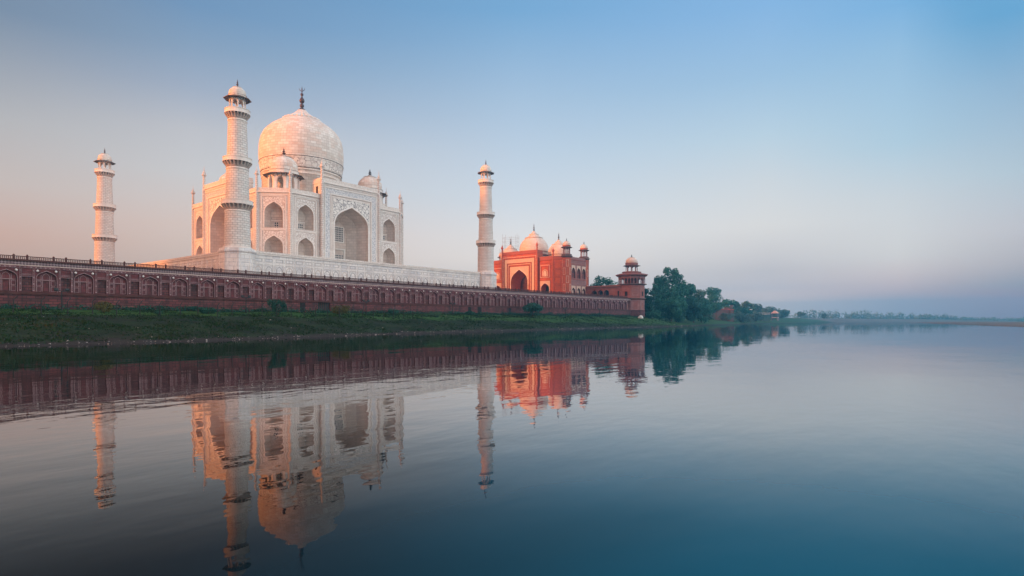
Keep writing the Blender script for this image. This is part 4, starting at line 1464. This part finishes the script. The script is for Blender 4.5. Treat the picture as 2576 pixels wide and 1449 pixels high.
wing = thing('arcade_wing', 'low red wing with three dark arches between mosque and tower', 'wing', (146.5, -39, T_Z))
rot = R(-90)
mb = MB(frame(0, 0, rot))
u_ = -9.2
mb.quad((-9.3, 0, -.3), (-6.0 + .1, 0, -.3), (-6.0 + .1, 0, 6.6), (-9.3, 0, 6.6), 'red_tower')
for i in range(3):
    c = -4.2 + i * 3.55
    arch_wall(mb, c - 1.7, c + 1.85, -.3, 6.6, c, 1.58, .4, 3.6, 5.4, 0, 'red_tower')
    niche(mb, c, [(0, 1.58, .4, 3.6, 5.4), (2.5, 1.58, .4, 3.6, 5.4)], 0, 'red_tower', 'void')
    arch_band(mb, c, 1.58, .4, 3.6, 5.4, .11, 0, .05, 'inlay')
mb.quad((4.75, 0, -.3), (13.5, 0, -.3), (13.5, 0, 6.6), (4.75, 0, 6.6), 'red_tower')
mb.box(-9.3, 13.5, .01, 6, 6.4, 6.6, 'red_tower')
mb.quad((-9.3, 0, -.3), (-9.3, 6, -.3), (-9.3, 6, 6.6), (-9.3, 0, 6.6), 'red_tower')
wo_ = mb.build('wing_wall', wing)
mb = MB(frame(0, 0, rot))
mb.box(-9.5, 13.5, -.8, .05, 6.6, 6.85, 'eave_dark')
mb.box(-9.5, 13.5, -.1, .3, 6.85, 7.6, 'red_tower')
mb.build('eave', wing)
mb = MB(frame(0, 0, rot))
mb.box(5.4, 6.7, -.04, .02, 1.0, 2.6, 'void')
rect_frame(mb, 5.2, 6.9, .8, 2.8, .18, 0, .07, 'red_trim')
mb.build('window', wing)
mb = MB(frame(0, 0, rot))
mb.box(9.3, 10.2, -.04, .02, .4, 4.6, 'void')
mb.build('doorway', wing)

# ------------------------------------------------------------------ vegetation


def leaf_mesh(name, blobs, n, size, k, parent=None, flat=.0, seed=0):
    """many small leaf-cluster faces spread through lobes of a crown"""
    r_ = random.Random(seed)
    vs, fs = [], []
    wts = [b_[3] ** 2 for b_ in blobs]
    for _ in range(n):
        bx, by, bz, br, bh = r_.choices(blobs, wts)[0]
        while True:
            d = Vector((r_.gauss(0, 1), r_.gauss(0, 1), r_.gauss(0, 1)))
            if d.length > .01:
                d.normalize()
                break
        q = r_.random() ** .45
        q = .45 + .6 * q if r_.random() < .85 else r_.random()
        p = Vector((bx + d.x * br * q, by + d.y * br * q, bz + d.z * bh * q))
        nrm = (d + Vector((r_.gauss(0, .5), r_.gauss(0, .5), r_.gauss(0, .5) + .3))).normalized()
        t1 = nrm.orthogonal().normalized()
        t1 = (Matrix.Rotation(r_.random() * 6.283, 3, nrm) @ t1)
        t2 = nrm.cross(t1)
        s_ = size * (.6 + .8 * r_.random())
        b0 = len(vs)
        vs += [tuple(p - t1 * s_), tuple(p + t2 * s_ * .55 + nrm * s_ * .15), tuple(p + t1 * s_), tuple(p - t2 * s_ * .55 + nrm * s_ * .1)]
        fs.append((b0, b0 + 1, b0 + 2, b0 + 3))
    me = bpy.data.meshes.new(name)
    me.from_pydata(vs, [], fs)
    me.materials.append(M[k])
    o = bpy.data.objects.new(name, me)
    C.objects.link(o)
    if parent:
        o.parent = parent
    return o


def crown_blobs(r_, w, h, zc, n, low=False):
    bl = [(0, 0, zc, w * .52, h * .42)]
    for i in range(n):
        a = r_.random() * 6.283
        zr = r_.uniform(-.9, .85)
        rad = w * .62 * math.sqrt(max(.05, 1 - zr * zr * .9)) * r_.uniform(.75, 1.15)
        s_ = r_.uniform(.22, .42)
        bl.append((rad * math.cos(a), rad * math.sin(a), zc + zr * h * .45, w * s_, w * s_ * r_.uniform(.6, .95)))
    return bl


def tree(name, label, x, y_, zg, ztop, w, leaf='leaf', n=3000, size=.55, nb=12, crown_from=.2, seed=1, cat='tree', group=None, lobes=None):
    r_ = random.Random(seed)
    t_ = thing(name, label, cat, (x, y_, zg), 0, group)
    H_ = ztop - zg
    z0 = H_ * crown_from
    h = H_ - z0
    bl = lobes or crown_blobs(r_, w / 2, h * .92, z0 + h * .5, nb)
    # keep the crown below its top
    bl = [(a, b_, min(c, H_ - e * 1.02), d, e) for a, b_, c, d, e in bl]
    leaf_mesh('crown', bl, n, size, leaf, t_, seed=seed)
    mb = MB()
    rt = max(.12, H_ * .022)
    z1 = z0 + h * .35
    mb.tube((0, 0, -.4), (r_.uniform(-.2, .2), r_.uniform(-.2, .2), z1), rt, rt * .6, 8, 'bark')
    for b_ in bl[1:8]:
        mb.tube((0, 0, z1 * r_.uniform(.6, .98)), (b_[0] * .8, b_[1] * .8, b_[2]), rt * .42, rt * .12, 6, 'bark')
    mb.build('trunk', t_)
    return t_


GT = 'trees on the bank beyond the tower'
tree('broadleaf_tree', 'tallest ragged topped tree beside the octagonal tower', 199, -53, 3.5, 33.3, 20, n=8000, size=.66, nb=17, seed=3, crown_from=.12, group=GT,
     lobes=[(0, 0, 14, 7.5, 8), (-5.5, 3.5, 15, 4.6, 5), (5.2, -3.8, 15.5, 4.8, 5), (-3.4, 2.4, 21.5, 3.4, 3.6), (2.2, -2, 23.5, 3.6, 3.4), (-6.2, 4.2, 22.3, 2.2, 2.6), (-1.2, .8, 27.2, 2.3, 2.5), (2.4, -2.2, 27, 2.1, 2.2),
            (5.2, -4, 24.2, 2.0, 1.8), (6.3, -4.8, 20, 2.6, 2.5), (-7, 4.8, 18.5, 2.5, 3), (0, -3, 8, 6, 5), (-4, -2, 7, 5, 4.5), (5, -3, 8, 5, 4.5)])
tree('broadleaf_tree', 'slim dark tree tucked against the octagonal tower', 176.5, -51, 4, 22.4, 8, 'leaf_dark', n=1800, seed=4, crown_from=.1, group=GT)
tree('broadleaf_tree', 'rounded tree filling the right shoulder of the tallest tree', 229, -51.5, 4, 28.2, 15, n=4600, seed=5, crown_from=.12, group=GT)
tree('broadleaf_tree', 'broad low bushy tree in front of the tallest tree', 181, -62, 2.2, 17, 15, 'leaf', n=5000, size=.52, seed=6, crown_from=.02, group=GT)
tree('broadleaf_tree', 'broad dark bushy tree at the water side right of the tallest tree', 217, -60, 2, 20, 17, 'leaf_dark', n=5000, size=.52, seed=7, crown_from=.02, group=GT)
tree('broadleaf_tree', 'small dark bush tree at the foot of the tower', 170, -55, 3.8, 17, 8, 'leaf_dark', n=1800, size=.45, seed=8, crown_from=.02, group=GT)
tree('broadleaf_tree', 'low spreading bush tree at the river edge below the tallest tree', 196, -58, 2, 11, 15, 'leaf_dark', n=2400, size=.45, seed=22, crown_from=.0, group=GT)
tree('broadleaf_tree', 'low dark bush tree behind the tower and the bank', 186, -48, 3.5, 16, 16, 'leaf_dark', n=2400, size=.5, seed=23, crown_from=.0, group=GT)
tree('broadleaf_tree', 'low bush tree at the water edge before the ghat wall', 245, -54, 2, 13, 18, 'leaf', n=2200, size=.5, seed=24, crown_from=.0, group=GT)
tree('broadleaf_tree', 'low bush tree hiding the foot of the ghat wall', 372, -27, 2, 9, 16, 'leaf_far', n=1200, size=.6, seed=51, crown_from=.0, group=GT)
tree('broadleaf_tree', 'low bush tree on the slope right of the ghat bastion', 410, -27, 2, 11, 18, 'leaf_far', n=1500, size=.6, seed=52, crown_from=.0, group=GT)
tree('broadleaf_tree', 'low bush tree below the small white roofed building', 470, -22, 2, 12, 22, 'leaf_far', n=1500, size=.7, seed=53, crown_from=.0, group=GT)
tree('broadleaf_tree', 'wide dark bush tree filling the gap behind the tower foot', 170, -40, 4, 18, 18, 'leaf_dark', n=2400, size=.5, seed=54, crown_from=.0, group=GT)
tree('broadleaf_tree', 'low green bush on the bank just right of the tower foot', 163, -60, 3.6, 8.5, 9, 'leaf', n=1400, size=.35, seed=55, crown_from=.0, group=GT)
tree('broadleaf_tree', 'dense leafy bush tree between the tower and the low spreading one', 182, -53, 2.5, 15, 14, 'leaf', n=3000, size=.5, seed=56, crown_from=.0, group=GT)
tree('broadleaf_tree', 'pale green feathery tree between the two tall clumps', 288, -36, 5, 27, 17, 'leaf_light', n=2600, size=.6, seed=9, crown_from=.1, group=GT)
tree('broadleaf_tree', 'dark round tree under the pale feathery tree', 262, -47, 4, 19, 18, 'leaf', n=2600, size=.6, seed=10, crown_from=.03, group=GT)
tree('broadleaf_tree', 'dome shaped tree with a pointed top above the ghat wall', 360, -23, 6, 30.5, 20, 'leaf', n=3000, size=.7, seed=11, crown_from=.08, group=GT)
tree('broadleaf_tree', 'dark tree behind the left end of the ghat wall', 330, -22, 6, 24, 18, 'leaf_dark', n=2000, size=.7, seed=12, crown_from=.05, group=GT)
tree('broadleaf_tree', 'rounded tree directly behind the small ghat turret', 416, -13, 6, 24.2, 15, 'leaf', n=1800, size=.8, seed=13, crown_from=.05, group=GT)
tree('broadleaf_tree', 'small tree on the slope right of the ghat turret', 440, -22, 4, 17, 14, 'leaf', n=1500, size=.8, seed=14, crown_from=.02, group=GT)
tree('broadleaf_tree', 'pointed dark tree between two rounded ones on the bank', 462, -6, 6, 23.5, 11, 'leaf_dark', n=1400, size=.8, seed=15, crown_from=.05, group=GT)
tree('broadleaf_tree', 'wide rounded tree behind the white roofed building', 499, -3, 6, 23.8, 20, 'leaf_light', n=1800, size=.9, seed=16, crown_from=.05, group=GT)
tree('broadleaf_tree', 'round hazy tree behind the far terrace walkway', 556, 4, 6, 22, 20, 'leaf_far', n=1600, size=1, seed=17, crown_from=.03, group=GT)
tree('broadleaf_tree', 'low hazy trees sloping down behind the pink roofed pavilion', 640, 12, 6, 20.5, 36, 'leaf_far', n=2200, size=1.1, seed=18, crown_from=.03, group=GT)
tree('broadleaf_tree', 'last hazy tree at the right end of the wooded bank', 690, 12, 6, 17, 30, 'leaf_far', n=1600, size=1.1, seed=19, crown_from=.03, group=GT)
tree('broadleaf_tree', 'airy tree crown rising behind the low arcade wing', 184, -19, 5, 29.4, 19, 'leaf', n=2600, size=.5, seed=20, crown_from=.35)
tree('broadleaf_tree', 'lower tree crown right of the airy tree behind the wing', 192, -28, 5, 25, 12, 'leaf', n=1500, size=.5, seed=21, crown_from=.3)

# lone far trees across the water
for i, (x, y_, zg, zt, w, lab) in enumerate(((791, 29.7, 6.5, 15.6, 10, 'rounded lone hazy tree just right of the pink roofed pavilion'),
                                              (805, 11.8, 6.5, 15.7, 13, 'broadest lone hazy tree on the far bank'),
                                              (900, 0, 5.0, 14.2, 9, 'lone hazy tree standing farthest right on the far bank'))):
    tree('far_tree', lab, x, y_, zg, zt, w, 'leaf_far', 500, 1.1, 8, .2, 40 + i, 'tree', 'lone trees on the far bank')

# far wood: one mass
bl = []
r_ = random.Random(5)
line = [(980, 150, 24), (1040, 118, 25), (1120, 30, 25), (1190, -25, 23), (1270, -85, 20), (1390, -165, 13), (1540, -255, 10), (1750, -380, 8), (2050, -580, 8)]
for (a, b_, h0), (c, d, h1) in zip(line, line[1:]):
    ln = math.hypot(c - a, d - b_)
    for i in range(int(ln / 5)):
        f = r_.random()
        h = (h0 + (h1 - h0) * f) * r_.uniform(.5, 1.0)
        bl.append((a + (c - a) * f + r_.uniform(-18, 18), b_ + (d - b_) * f + r_.uniform(-18, 18), h - 5.5, r_.uniform(4.5, 9), r_.uniform(4, 7)))
        bl.append((bl[-1][0], bl[-1][1], h * .45, r_.uniform(7, 11), h * .45))
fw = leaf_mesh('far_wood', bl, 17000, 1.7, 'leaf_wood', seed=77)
fw['kind'] = 'stuff'
fw['label'] = 'hazy line of woodland on the far river bank'

# shrubs
def shrub(label, x, y_, w, h, leaf, n=500, size=.16, seed=0, spiky=False):
    r_ = random.Random(seed)
    zg = bank_z(x, y_)
    t_ = thing('shrub', label, 'shrub', (x, y_, zg), 0, 'shrubs on the lawn below the wall')
    if spiky:
        bl = [(0, 0, h * .5, w * .3, h * .4)]
        for i in range(10):
            a = r_.random() * 6.283
            q = r_.uniform(.2, .5) * w
            bl.append((q * math.cos(a), q * math.sin(a), h * r_.uniform(.35, .8), w * .13, h * .2))
    else:
        bl = [(0, 0, h * .45, w * .42, h * .42)]
        for i in range(9):
            a = r_.random() * 6.283
            bl.append((w * .33 * math.cos(a), w * .33 * math.sin(a), h * r_.uniform(.25, .72), w * r_.uniform(.14, .24), h * r_.uniform(.16, .3)))
    leaf_mesh('foliage', bl, n, size, leaf, t_, seed=seed)
    mb = MB()
    for i in range(6):
        a = r_.random() * 6.283
        mb.tube((.1 * math.cos(a), .1 * math.sin(a), -.15), (w * .3 * math.cos(a), w * .3 * math.sin(a), h * .7), .05, .015, 5, 'bark')
    mb.build('stems', t_)


shrub('yellowish rounded shrub nearest the left edge of the lawn', -81.4, -66, 3.3, 2.4, 'leaf_yellow', 900, .14, 1)
shrub('wide dark low shrub on the lawn below the second floodlight', -62.9, -66, 3.6, 1.5, 'leaf_dark', 800, .14, 2)
shrub('tall spreading dark shrub left of the barred gate', -47.2, -66, 4.4, 3.9, 'leaf_dark', 1500, .17, 3, True)
shrub('yellow tipped shrub just right of the barred gate', -28.2, -63, 5.0, 3.0, 'leaf_yellow', 1300, .16, 4)
shrub('dark rounded shrub right of the yellow tipped shrub', -8.3, -60, 3.4, 1.7, 'leaf_dark', 600, .16, 5)
shrub('pale low shrub below the middle of the wall', 2.0, -66, 4.6, 1.5, 'leaf_light', 700, .15, 6)
shrub('dark clump below the drain openings', 24.2, -60, 3.2, 1.6, 'leaf_dark', 500, .17, 7)
shrub('dark clump immediately right of the small bank tree', 61.2, -59, 5, 1.7, 'leaf_dark', 500, .2, 8)
shrub('small dark clump between the two farthest floodlights', 95.1, -59, 3.5, 1.6, 'leaf_dark', 400, .2, 9)
shrub('dark clump at the foot of the farthest floodlight', 107.7, -59, 5, 1.9, 'leaf_dark', 500, .2, 10)
shrub('tiny dark shrub between fence posts near the left', -73.5, -70, 1.5, 1.0, 'leaf_dark', 300, .11, 11)
shrub('dark shrub against the wall left of the wide low shrub', -62.5, -58, 2.4, 1.3, 'leaf_dark', 300, .14, 12)
zb = bank_z(54.8, -63)
tree('bank_tree', 'small umbrella crowned tree on the grass before the wall', 54.8, -63, zb, zb + 5.3, 10.5, 'leaf_dark', n=2200, size=.3, crown_from=.28, seed=31,
     lobes=[(0, 0, 3.3, 3.6, 1.5), (-2.6, .4, 3.0, 2.0, 1.2), (2.5, -.3, 3.2, 2.2, 1.3), (.3, 0, 4.0, 2.6, 1.2), (-1.2, -1, 3.9, 1.8, 1.0), (1.5, 1, 4.0, 2.0, 1.1), (3.6, 0, 2.6, 1.2, 1.0), (-3.6, 0, 2.4, 1.2, .9)])

# undergrowth along the foot of the wall
bl = []
r_ = random.Random(9)
x = -130
while x < 150:
    h = r_.uniform(.5, 1.1) * (1.25 if r_.random() < .2 else 1)
    yy = -56.6 - r_.random() * 1.2 if x < 143 else -61
    bl.append((x, yy, bank_z(x, yy) + h * .4, r_.uniform(.8, 1.5), h * .65))
    x += r_.uniform(.7, 1.4)
ug = leaf_mesh('undergrowth', bl, 17000, .18, 'leaf_dark', seed=12)
ug['kind'] = 'stuff'
ug['label'] = 'dark undergrowth along the foot of the red wall'

# grass tufts over the bank
r_ = random.Random(21)
vs, fs = [], []
nt_ = 0
while nt_ < 26000:
    x = -128 + 300 * (r_.random() ** 1.5)
    tt = r_.random() * 47
    y_ = shore_y(x) + 1.5 + tt
    if y_ > -57:
        continue
    dn = mn.noise(Vector((x * .15, y_ * .15, 5)))
    if r_.random() > .55 + dn:
        continue
    z = bank_z(x, y_)
    hh = (.10 + .22 * r_.random() ** 2) * (1.5 if dn > .25 else 1) * (.45 if tt > 29 else 1)
    for q in range(3):
        a = r_.random() * 6.283
        w = .05 + .08 * r_.random()
        ox, oy = r_.uniform(-.25, .25), r_.uniform(-.25, .25)
        lx, ly = r_.uniform(-.2, .2), r_.uniform(-.2, .2)
        b0 = len(vs)
        vs += [(x + ox - w * math.cos(a), y_ + oy - w * math.sin(a), z - .03), (x + ox + w * math.cos(a), y_ + oy + w * math.sin(a), z - .03), (x + ox + lx, y_ + oy + ly, z + hh)]
        fs.append((b0, b0 + 1, b0 + 2))
    nt_ += 1
me = bpy.data.meshes.new('grass')
me.from_pydata(vs, [], fs)
me.materials.append(M['tuft'])
o = bpy.data.objects.new('grass', me)
C.objects.link(o)
o['kind'] = 'stuff'
o['label'] = 'rough green grass covering the river bank'

# pale stones and litter along the waterline
mb = MB()
for i in range(1100):
    x = -125 + 330 * r_.random() ** 1.3
    tt = abs(r_.gauss(0, 1.5)) - .2 if r_.random() < .8 else r_.uniform(2, 26)
    y_ = shore_y(x) + tt
    z = bank_z(x, y_)
    s_ = .03 + .09 * r_.random() ** 3 + (.1 if r_.random() < .02 else 0)
    mb.M = Matrix.Translation((x, y_, max(z, .0) + s_ * .3)) @ Matrix.Rotation(r_.random() * 6, 4, 'Z') @ Matrix.Rotation(r_.random(), 4, 'X')
    mb.add([(-s_ * 1.4, -s_, -s_ * .5), (s_, -s_ * .8, -s_ * .5), (s_ * 1.3, s_, -s_ * .4), (-s_, s_ * .9, -s_ * .5), (-.2 * s_, 0, s_ * .7)],
           [(0, 1, 4), (1, 2, 4), (2, 3, 4), (3, 0, 4)], 'litter')
o = mb.build('stones')
o['kind'] = 'stuff'
o['label'] = 'scattered pale stones and litter along the waterline'

# ------------------------------------------------------------------ fence posts, floodlights, small things
mb = MB()
mb.tube((0, 0, -.3), (0, 0, 2.1), .085, .08, 6, 'dark_metal')
mb.tube((0, 0, 2.08), (.5, 0, 2.75), .075, .07, 6, 'dark_metal')
mb.box(-.09, .09, -.09, .09, -.1, .12, 'dark_metal')
fp = None
for i, x in enumerate([-99.1, -95.5, -92, -88.4, -84.9, -81.3, -77.6, -74.3, -70.7, -67.5, -63.8, -60.8, -57.3, -54.4, -51.1, -47.7, -44.5, -41.5, -38.4, -35.1, -31.8, -28.5, -25.2, -21.9, -18.6, -15.3, -12, -8.7]):
    if fp is None:
        fp = mb.build('fence_post')
        c = fp
    else:
        c = fp.copy()
        C.objects.link(c)
    c.location = (x, -72.5, bank_z(x, -72.5))
    c.rotation_euler = (0, R(r_.uniform(-2, 2)), 0)
    tag(c, 'dark metal fence post with bent top on the grass before the red wall', 'fence post', 'fence posts along the lawn')

lamp = None
for i, (x, lab) in enumerate(((-86.6, 'floodlight pole nearest the left edge'), (-52.5, 'floodlight pole left of the tall dark shrub'), (-19.3, 'floodlight pole right of the yellow tipped shrub'),
                              (14.0, 'floodlight pole left of the drain openings in the wall'), (78.3, 'slightly tilted floodlight pole right of the small bank tree'), (105.0, 'floodlight pole farthest along the wall'))):
    zg = bank_z(x, -62)
    if lamp is None:
        lamp = thing('floodlight_pole', lab, 'floodlight', (x, -62, zg), 0, 'floodlight poles below the wall')
        mb = MB()
        mb.tube((0, 0, -.3), (0, 0, 3.55), .13, .09, 8, 'dark_metal')
        mb.box(-1.0, 1.0, -.06, .06, 3.5, 3.62, 'dark_metal')
        mb.build('pole', lamp)
        for dx in (-.82, .82):
            mb = MB(Matrix.Translation((dx, .05, 3.82)) @ Matrix.Rotation(R(-25), 4, 'X'))
            mb.box(-.3, .3, -.12, .14, -.2, .2, 'dark_metal')
            mb.box(-.25, .25, .14, .16, -.16, .16, 'boss')
            mb.build('lamp_head', lamp)
    else:
        c = copy_tree(lamp)
        c.location = (x, -62, zg)
        c['label'] = lab
        if 'tilted' in lab:
            c.rotation_euler = (0, R(-5), 0)

# pale tarpaulin heap at the tower foot
zg = bank_z(142.5, -63)
mb = MB()
vs, fs = [], []
for i in range(7):
    for j in range(12):
        a = 2 * math.pi * j / 12
        rr = [1.5, 1.45, 1.3, 1.1, .8, .4, .02][i] * (1 + .12 * math.sin(3 * a + i))
        vs.append((rr * 1.2 * math.cos(a), rr * .8 * math.sin(a), [-.2, .3, .7, 1.0, 1.25, 1.4, 1.42][i] + .08 * math.sin(5 * a)))
for i in range(6):
    for j in range(12):
        fs.append((i * 12 + j, i * 12 + (j + 1) % 12, (i + 1) * 12 + (j + 1) % 12, (i + 1) * 12 + j))
mb.add(vs, fs, 'tarp')
tag(mb.build('covered_heap', None, (142.5, -63, zg)), 'pale tarpaulin covered heap in the grass at the tower foot', 'heap')

# ghat wall with its turret, beyond the trees
gh = thing('ghat_wall', 'old reddish river wall with a square bastion down to the water', 'wall', (382, -19, 0))
ang = math.atan2(-27 + 10.9, 388.7 - 375.9)
mb = MB(Matrix.Rotation(ang, 4, 'Z'))
mb.box(-14, 7.3, 0, 1.6, 1, 12.3, 'old_stone')
mb.box(-14, 7.3, -.25, 1.7, 12.3, 12.8, 'red_trim')
mb.box(-9, -7.6, -.5, .1, 1, 11.8, 'old_stone')
mb.build('wall_face', gh)
mb = MB(Matrix.Rotation(ang, 4, 'Z'))
mb.add([(7.3, -1.2, -.5), (10.9, -1.2, -.5), (10.9, 2.6, -.5), (7.3, 2.6, -.5), (7.6, -.8, 11.8), (10.6, -.8, 11.8), (10.6, 2.3, 11.8), (7.6, 2.3, 11.8)],
       [(0, 1, 5, 4), (1, 2, 6, 5), (2, 3, 7, 6), (3, 0, 4, 7), (4, 5, 6, 7)], 'old_stone')
mb.box(7.2, 11.0, -1.1, 2.6, 11.8, 12.3, 'red_trim')
mb.build('bastion', gh)
mb = MB(Matrix.Rotation(ang, 4, 'Z'))
for i in range(5):
    mb.box(3.0 + i * 1.15, 3.85 + i * 1.15, -.2, .5, 12.8, 14.3, 'old_stone')
mb.box(3.0, 9.4, 0, .3, 12.8, 13.5, 'old_stone')
mb.box(8.3, 9.9, -.6, 1.0, 12.8, 16, 'old_stone')
mb.build('battlement', gh)

bd = thing('small_building', 'small white roofed building among the far trees', 'building', (488, -11, 5))
mb = MB()
mb.box(-2.4, 2.4, -1.5, 2.5, -1, 8.6, 'old_stone')
mb.build('walls', bd)
mb = MB()
mb.box(-2.8, 2.8, -1.9, 2.8, 8.6, 9.1, 'white_paint')
mb.build('roof', bd)

pv = thing('riverside_pavilion', 'small open pavilion with a pink hipped roof at the far bank', 'pavilion', (538, -22, 6))
mb = MB()
mb.add([(-3.4, -3.4, 4.4), (3.4, -3.4, 4.4), (3.4, 3.4, 4.4), (-3.4, 3.4, 4.4), (-1.6, -.6, 7.2), (1.6, -.6, 7.2), (1.6, .6, 7.2), (-1.6, .6, 7.2)],
       [(0, 1, 5, 4), (1, 2, 6, 5), (2, 3, 7, 6), (3, 0, 4, 7), (4, 5, 6, 7), (3, 2, 1, 0)], 'pink_roof')
mb.build('roof', pv)
for a in (-2.9, 0, 2.9):
    for b_ in (-2.9, 2.9):
        mb = MB()
        mb.box(a - .3, a + .3, b_ - .3, b_ + .3, -3, 4.4, 'blue_pole')
        mb.build('pillar', pv)
mb = MB()
mb.box(-3.2, 3.2, -3.2, 3.2, -.2, .2, 'white_paint')
mb.build('floor', pv)

tr_ = thing('terrace_walkway', 'long low walkway with white railings leading to the pink roofed pavilion', 'walkway', (530, -12, 5))
a0 = math.atan2(-19 + 4, 536 - 524)
mb = MB(Matrix.Rotation(a0, 4, 'Z'))
mb.box(-11, 7.5, 0, 3, -4, 4.3, 'leaf_far')
mb.build('retaining_wall', tr_)
mb = MB(Matrix.Rotation(a0, 4, 'Z'))
mb.box(-11, 7.5, -.2, .1, 4.3, 4.75, 'white_paint')
mb.box(-11, 7.5, -.1, .1, 5.8, 6.1, 'white_paint')
for i in range(10):
    mb.box(-11 + i * 2.03, -10.75 + i * 2.03, -.1, .1, 4.75, 5.8, 'white_paint')
mb.build('railing', tr_)

# ------------------------------------------------------------------ haze
hm = bpy.data.materials.new('haze')
hm.use_nodes = True
t = hm.node_tree
t.nodes.clear()
pvn = N(t, 'ShaderNodeVolumePrincipled')
pvn.inputs['Color'].default_value = (.14, .62, .92, 1)
pvn.inputs['Density'].default_value = .00047
pvn.inputs['Anisotropy'].default_value = .8
mo = N(t, 'ShaderNodeOutputMaterial')
t.links.new(pvn.outputs[0], mo.inputs['Volume'])
M['haze'] = hm
mb = MB()
mb.box(-2750, 3050, -2850, 2850, -4, 92, 'haze')
o = mb.build('haze')
o['kind'] = 'stuff'
o['label'] = 'thin bluish morning haze over river and banks'
